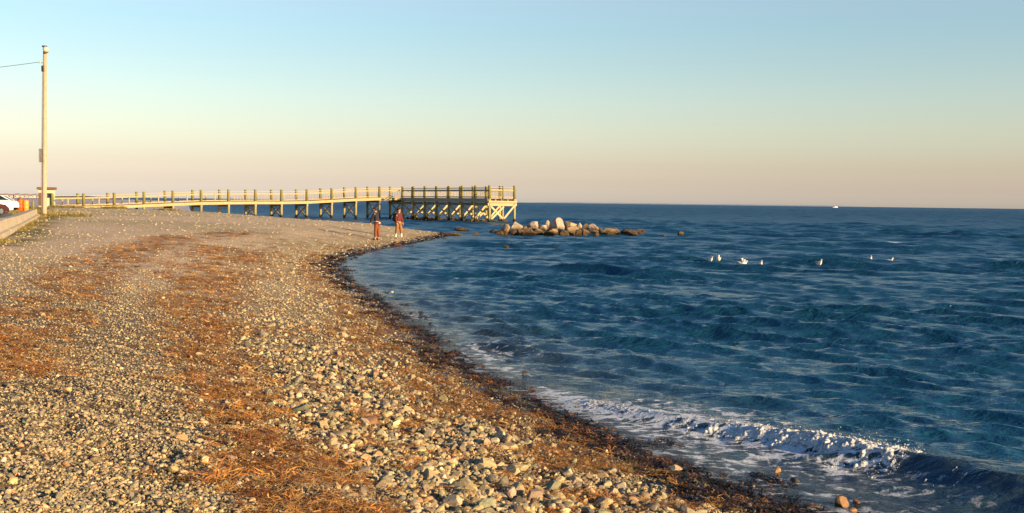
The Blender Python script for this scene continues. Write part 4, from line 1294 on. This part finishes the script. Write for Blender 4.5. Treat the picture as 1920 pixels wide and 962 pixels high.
# ------------------------------------------------------------------ boat and gulls
bp = at_z(1566, 389.2, 0.0)
boat = empty('motor_boat', (bp.x, bp.y, 0), 'small white motor boat on the horizon', 'boat', None, R(8))
M_WHITE = mat_plain('boat_white', (.8, .78, .74), .4, .05, 2)
k = bp.y / F
bl = 10 * k
b = MB(); vs = []
secs = [(-.5, .85, .9), (-.2, 1.0, 1.0), (.15, .95, 1.1), (.38, .55, 1.25), (.5, .04, 1.4)]
for fx_, ww, hh in secs:
    for u_, v_ in ((-1, 1), (-.7, -.25), (.7, -.25), (1, 1)): vs.append((fx_ * bl, u_ * ww * bl * .15, v_ * hh * bl * .12))
fs = []
for i in range(4):
    for j in range(3): fs.append((i * 4 + j, i * 4 + j + 1, i * 4 + 5 + j, i * 4 + 4 + j))
    fs.append((i * 4, i * 4 + 3, i * 4 + 7, i * 4 + 4))
fs += [(3, 2, 1, 0), (16, 17, 18, 19)]
b.add(vs, fs); b.build('hull', M_WHITE, boat)
b = MB(); b.box((.05 * bl, 0, .20 * bl), (.28 * bl, .2 * bl, .17 * bl)); cb = b.build('cabin', M_WHITE, boat, bevel=.1)
b = MB(); b.box((.05 * bl, 0, .235 * bl), (.285 * bl, .205 * bl, .05 * bl)); b.build('window', M_GLASS, cb)
b = MB(); b.tube([(.0, 0, .28 * bl), (-.02 * bl, 0, .48 * bl)], .012 * bl, 6); b.build('mast', M_WHITE, boat)

M_GULL = mat_plain('gull_white', (.80, .74, .64), .7, .06, 8, bump=.05)
M_GULLG = mat_plain('gull_grey', (.34, .32, .30), .7, .1, 8, bump=.05)
M_BILL = mat_plain('gull_bill', (.55, .32, .05), .5)
def gull(px, py, hpx, rz, label, look=0):
    p = at_z(px, py + 2, 0.0)
    k = p.y / F * hpx / .30          # scale so the standing height of the floating bird fits
    root = empty('gull', (p.x, p.y, .06), label, 'gull', 'gulls floating on the waves', rz)
    k = max(.62, min(k, 1.05))
    b = MB(); b.tube([(-.26 * k, 0, .10 * k), (-.18 * k, 0, .08 * k), (-.05 * k, 0, .06 * k), (.09 * k, 0, .07 * k), (.17 * k, 0, .13 * k), (.18 * k, 0, .20 * k), (.20 * k, 0, .245 * k), (.25 * k, 0, .25 * k), (.27 * k, 0, .245 * k)],
                     [.015 * k, .06 * k, .105 * k, .10 * k, .062 * k, .045 * k, .052 * k, .035 * k, .01 * k], 12); b.build('body', M_GULL, root, True)
    for sg in (-1, 1):
        b = MB(); b.tube([(.08 * k, sg * .075 * k, .11 * k), (-.06 * k, sg * .09 * k, .12 * k), (-.2 * k, sg * .05 * k, .13 * k), (-.34 * k, sg * .01 * k, .15 * k)], [.02 * k, .055 * k, .04 * k, .008 * k], 8); b.build('wing', M_GULLG, root, True)
    b = MB(); b.tube([(.265 * k, 0, .247 * k), (.32 * k, 0, .238 * k)], [.014 * k, .004 * k], 6); b.build('bill', M_BILL, root, True)
gull(1331, 490, 8, R(-60), 'small gull farthest left of the floating group, beside a taller one')
gull(1347, 489, 11, R(-100), 'gull just right of the leftmost one in the floating group')
gull(1388, 498, 12, R(-40), 'left bird of the close pair of gulls in the middle of the group')
gull(1395, 496, 12, R(-130), 'right bird of the close pair of gulls in the middle of the group')
gull(1425, 498, 10, R(-80), 'single gull to the right of the close pair')
gull(1535, 497, 11, R(-70), 'gull floating by itself halfway to the right edge')
gull(1631, 488, 9, R(-90), 'gull farther out near the right, second from the right end')
gull(1667, 492, 6, R(-30), 'rightmost gull, low in the water and hardly showing')

# ------------------------------------------------------------------ people
def skin(name, vs, es, rad, mat, parent, levels=2, root=0):
    me = bpy.data.meshes.new(name)
    me.from_pydata([tuple(v) for v in vs], es, [])
    me.materials.append(mat)
    o = bpy.data.objects.new(name, me)
    COL.objects.link(o); o.parent = parent
    md = o.modifiers.new('skin', 'SKIN'); md.use_smooth_shade = True
    for i, sv in enumerate(me.skin_vertices[0].data):
        r = rad[i]
        sv.radius = r if isinstance(r, tuple) else (r, r)
        sv.use_root = (i == root)
    sb = o.modifiers.new('sub', 'SUBSURF'); sb.levels = levels; sb.render_levels = levels
    return o
M_SKIN = mat_plain('skin', (.50, .27, .17), .6, .08, 6, bump=0)
def person(px, py, hpx, rz, label, jacket, trousers, shoe, hairc, lean, arms, step, socks=None, bag=None, hem=None):
    g = ground_at(px, py)
    k = g.y / F
    H = hpx * k; s_ = H / 1.72
    root = empty('person', g, label, 'person', 'people walking along the water', rz)
    def V3(x_, y_, z_):           # facing +x, y to its left; lean bends the trunk forward
        z0 = .92
        if z_ > z0: x_ = x_ + (z_ - z0) * math.tan(lean)
        return Vector((x_, y_, z_)) * s_
    A = []
    # one continuous body: pelvis, spine, neck, head, arms with fingers, legs, feet
    pts = {'pel': (0, 0, .94), 'bel': (0, 0, 1.08), 'che': (.01, 0, 1.28), 'nb': (.0, 0, 1.43), 'nk': (.02, 0, 1.50), 'hd': (.035, 0, 1.59), 'cr': (.03, 0, 1.68)}
    rad = {'pel': (.135, .10), 'bel': (.125, .095), 'che': (.15, .105), 'nb': (.09, .075), 'nk': .052, 'hd': (.075, .092), 'cr': (.058, .07)}
    ed = [('pel', 'bel'), ('bel', 'che'), ('che', 'nb'), ('nb', 'nk'), ('nk', 'hd'), ('hd', 'cr')]
    for sg, nm in ((1, 'l'), (-1, 'r')):
        hipx = step * sg
        pts.update({nm + 'hip': (0, .09 * sg, .88), nm + 'kn': (.06 * abs(step) * 5 + hipx * .6, .10 * sg, .49), nm + 'an': (hipx, .10 * sg, .085), nm + 'toe': (hipx + .17, .115 * sg, .035)})
        rad.update({nm + 'hip': .088, nm + 'kn': .056, nm + 'an': .040, nm + 'toe': .034})
        ed += [('pel', nm + 'hip'), (nm + 'hip', nm + 'kn'), (nm + 'kn', nm + 'an'), (nm + 'an', nm + 'toe')]
        ax, fx_ = arms[0 if sg > 0 else 1]
        pts.update({nm + 'sh': (.0, .19 * sg, 1.39), nm + 'el': (ax, .235 * sg, 1.12), nm + 'wr': (fx_, .225 * sg, .90), nm + 'pa': (fx_ + .02, .222 * sg, .83)})
        rad.update({nm + 'sh': .066, nm + 'el': .044, nm + 'wr': .028, nm + 'pa': (.02, .036)})
        ed += [('che', nm + 'sh'), (nm + 'sh', nm + 'el'), (nm + 'el', nm + 'wr'), (nm + 'wr', nm + 'pa')]
        for q in range(4):
            fn = nm + 'f%d' % q
            pts[fn] = (fx_ + .045 - .022 * q, .220 * sg, .755 + (.012, 0, .004, .022)[q]); rad[fn] = .009
            pts[fn + 'k'] = (fx_ + .042 - .020 * q, .222 * sg, .795); rad[fn + 'k'] = .0095
            ed += [(nm + 'pa', fn + 'k'), (fn + 'k', fn)]
        pts[nm + 'th'] = (fx_ + .065, .20 * sg, .815); rad[nm + 'th'] = .010
        ed.append((nm + 'pa', nm + 'th'))
    names = list(pts); ix = {n_: i for i, n_ in enumerate(names)}
    sc_r = lambda r: tuple(q * s_ for q in r) if isinstance(r, tuple) else r * s_
    skin('body', [V3(*pts[n_]) for n_ in names], [(ix[a], ix[b_]) for a, b_ in ed], [sc_r(rad[n_]) for n_ in names], M_SKIN, root)
    def garment(name, keys, edges, extra, mat):
        ks = list(keys); jx = {n_: i for i, n_ in enumerate(ks)}
        rr_ = []
        for n_ in ks:
            r = rad[n_]; r = r if isinstance(r, tuple) else (r, r)
            rr_.append(tuple((q * extra.get(n_, 1.2) + .012) * s_ for q in r))
        return skin(name, [V3(*pts[n_]) for n_ in ks], [(jx[a], jx[b_]) for a, b_ in edges], rr_, mat, root)
    mj = mat_plain('jacket_cloth', jacket, .85, .25, 5); mt = mat_plain('trouser_cloth', trousers, .85, .2, 5)
    garment('jacket', ['pel', 'bel', 'che', 'nb', 'lsh', 'lel', 'lwr', 'rsh', 'rel', 'rwr'],
            [('pel', 'bel'), ('bel', 'che'), ('che', 'nb'), ('che', 'lsh'), ('lsh', 'lel'), ('lel', 'lwr'), ('che', 'rsh'), ('rsh', 'rel'), ('rel', 'rwr')], {'pel': 1.25, 'lwr': 1.35, 'rwr': 1.35, 'lel': 1.35, 'rel': 1.35}, mj)
    pts['lhem'] = tuple(a + (b_ - a) * .86 for a, b_ in zip(pts['lkn'], pts['lan'])); pts['rhem'] = tuple(a + (b_ - a) * .86 for a, b_ in zip(pts['rkn'], pts['ran']))
    if socks:
        pts['lhem'] = tuple(a + (b_ - a) * .40 for a, b_ in zip(pts['lkn'], pts['lan'])); pts['rhem'] = tuple(a + (b_ - a) * .40 for a, b_ in zip(pts['rkn'], pts['ran']))
    rad['lhem'] = rad['rhem'] = .052
    garment('trousers', ['pel', 'lhip', 'lkn', 'lhem', 'rhip', 'rkn', 'rhem'], [('pel', 'lhip'), ('lhip', 'lkn'), ('lkn', 'lhem'), ('pel', 'rhip'), ('rhip', 'rkn'), ('rkn', 'rhem')], {'pel': 1.02, 'lkn': 1.3, 'rkn': 1.3}, mt)
    for nm in 'lr':
        if socks:
            garment('sock', [nm + 'hem', nm + 'an'], [(nm + 'hem', nm + 'an')], {nm + 'hem': .78, nm + 'an': 1.15}, mat_plain('sock_cloth', socks, .85, .1))
        garment('shoe', [nm + 'an', nm + 'toe'], [(nm + 'an', nm + 'toe')], {nm + 'an': 1.15, nm + 'toe': 1.3}, mat_plain('shoe_leather', shoe, .6))
    hm = mat_plain('hair', hairc, .7, .25, 20)
    pts['hc'] = (.005, 0, 1.625); rad['hc'] = (.085, .095); pts['ht'] = (.012, 0, 1.70); rad['ht'] = (.06, .07); pts['hb'] = (-.05, 0, 1.54); rad['hb'] = (.06, .05)
    ks = ['hc', 'ht', 'hb']
    skin('hair', [V3(*pts[n_]) for n_ in ks], [(0, 1), (0, 2)], [sc_r(rad[n_]) for n_ in ks], hm, root)
    # face: nose, eyes, mouth, ears
    b = MB(); b.tube([V3(.115, 0, 1.60), V3(.142, 0, 1.57)], [.010 * s_, .016 * s_], 6); b.build('nose', M_SKIN, root, True)
    for sg in (-1, 1):
        b = MB(); b.tube([V3(.108, .032 * sg, 1.605), V3(.118, .032 * sg, 1.605)], .011 * s_, 6); b.build('eye', M_DARK, root)
        b = MB(); b.tube([V3(.03, .078 * sg, 1.58), V3(.03, .092 * sg, 1.59)], [.028 * s_, .02 * s_], 8); b.build('ear', M_SKIN, root, True)
    b = MB(); b.box(V3(.112, 0, 1.535), (.012 * s_, .045 * s_, .010 * s_)); b.build('mouth', mat_plain('lips', (.32, .10, .08), .5), root)
    if hem:
        b = MB(); b.tube([V3(.0, 0, .93), V3(.0, 0, .87)], [.165 * s_, .17 * s_], 14); b.build('shirt_hem', mat_plain('shirt_white', hem, .8, .05), root, True)
    return root, g, s_, V3
r1, g1, s1, v1 = person(707, 450.5, 62, R(160), 'person in a dark jacket and rust orange trousers leaning forward, left of the pair', (.018, .016, .022), (.20, .055, .016), (.03, .015, .012), (.02, .014, .01), .16, ((.16, .26), (.05, .14)), .05, None, None, (.7, .62, .52))
r2, g2, s2, v2 = person(747, 448.5, 58, R(-35), 'person in a dark red jacket and tan trousers with white socks, right of the pair', (.10, .018, .014), (.26, .115, .035), (.30, .22, .16), (.05, .02, .012), .03, ((.03, .12), (.0, .08)), .13, (.75, .68, .58))
def pack(g, s_, rz, c, label, off=(-.22, 0, 1.2), sz=(.22, .32, .46)):
    m3 = Matrix.Rotation(rz, 3, 'Z')
    o_ = m3 @ (Vector(off) * s_)
    root = empty('backpack', g + o_, label, 'bag', None, rz)
    mt = mat_plain('pack_cloth', c, .8, .2, 6)
    b = MB(); b.box((0, 0, 0), tuple(q * s_ for q in sz)); b.build('sack', mt, root, bevel=.06)
    b = MB(); b.box((-sz[0] * .55 * s_, 0, -.08 * s_), (.09 * s_, sz[1] * .7 * s_, sz[2] * .45 * s_)); b.build('pocket', mt, root, bevel=.03)
    for sg in (-1, 1):
        b = MB(); b.tube([(sz[0] * .4 * s_, sg * .1 * s_, .2 * s_), (.24 * s_, sg * .12 * s_, .26 * s_), (.36 * s_, sg * .13 * s_, .1 * s_), (.30 * s_, sg * .13 * s_, -.16 * s_)], .018 * s_, 6); b.build('strap', mt, root)
pack(g2, s2, R(-35), (.035, .012, .012), 'dark bulging backpack worn by the person in the dark red jacket', (-.24, .02, 1.2))
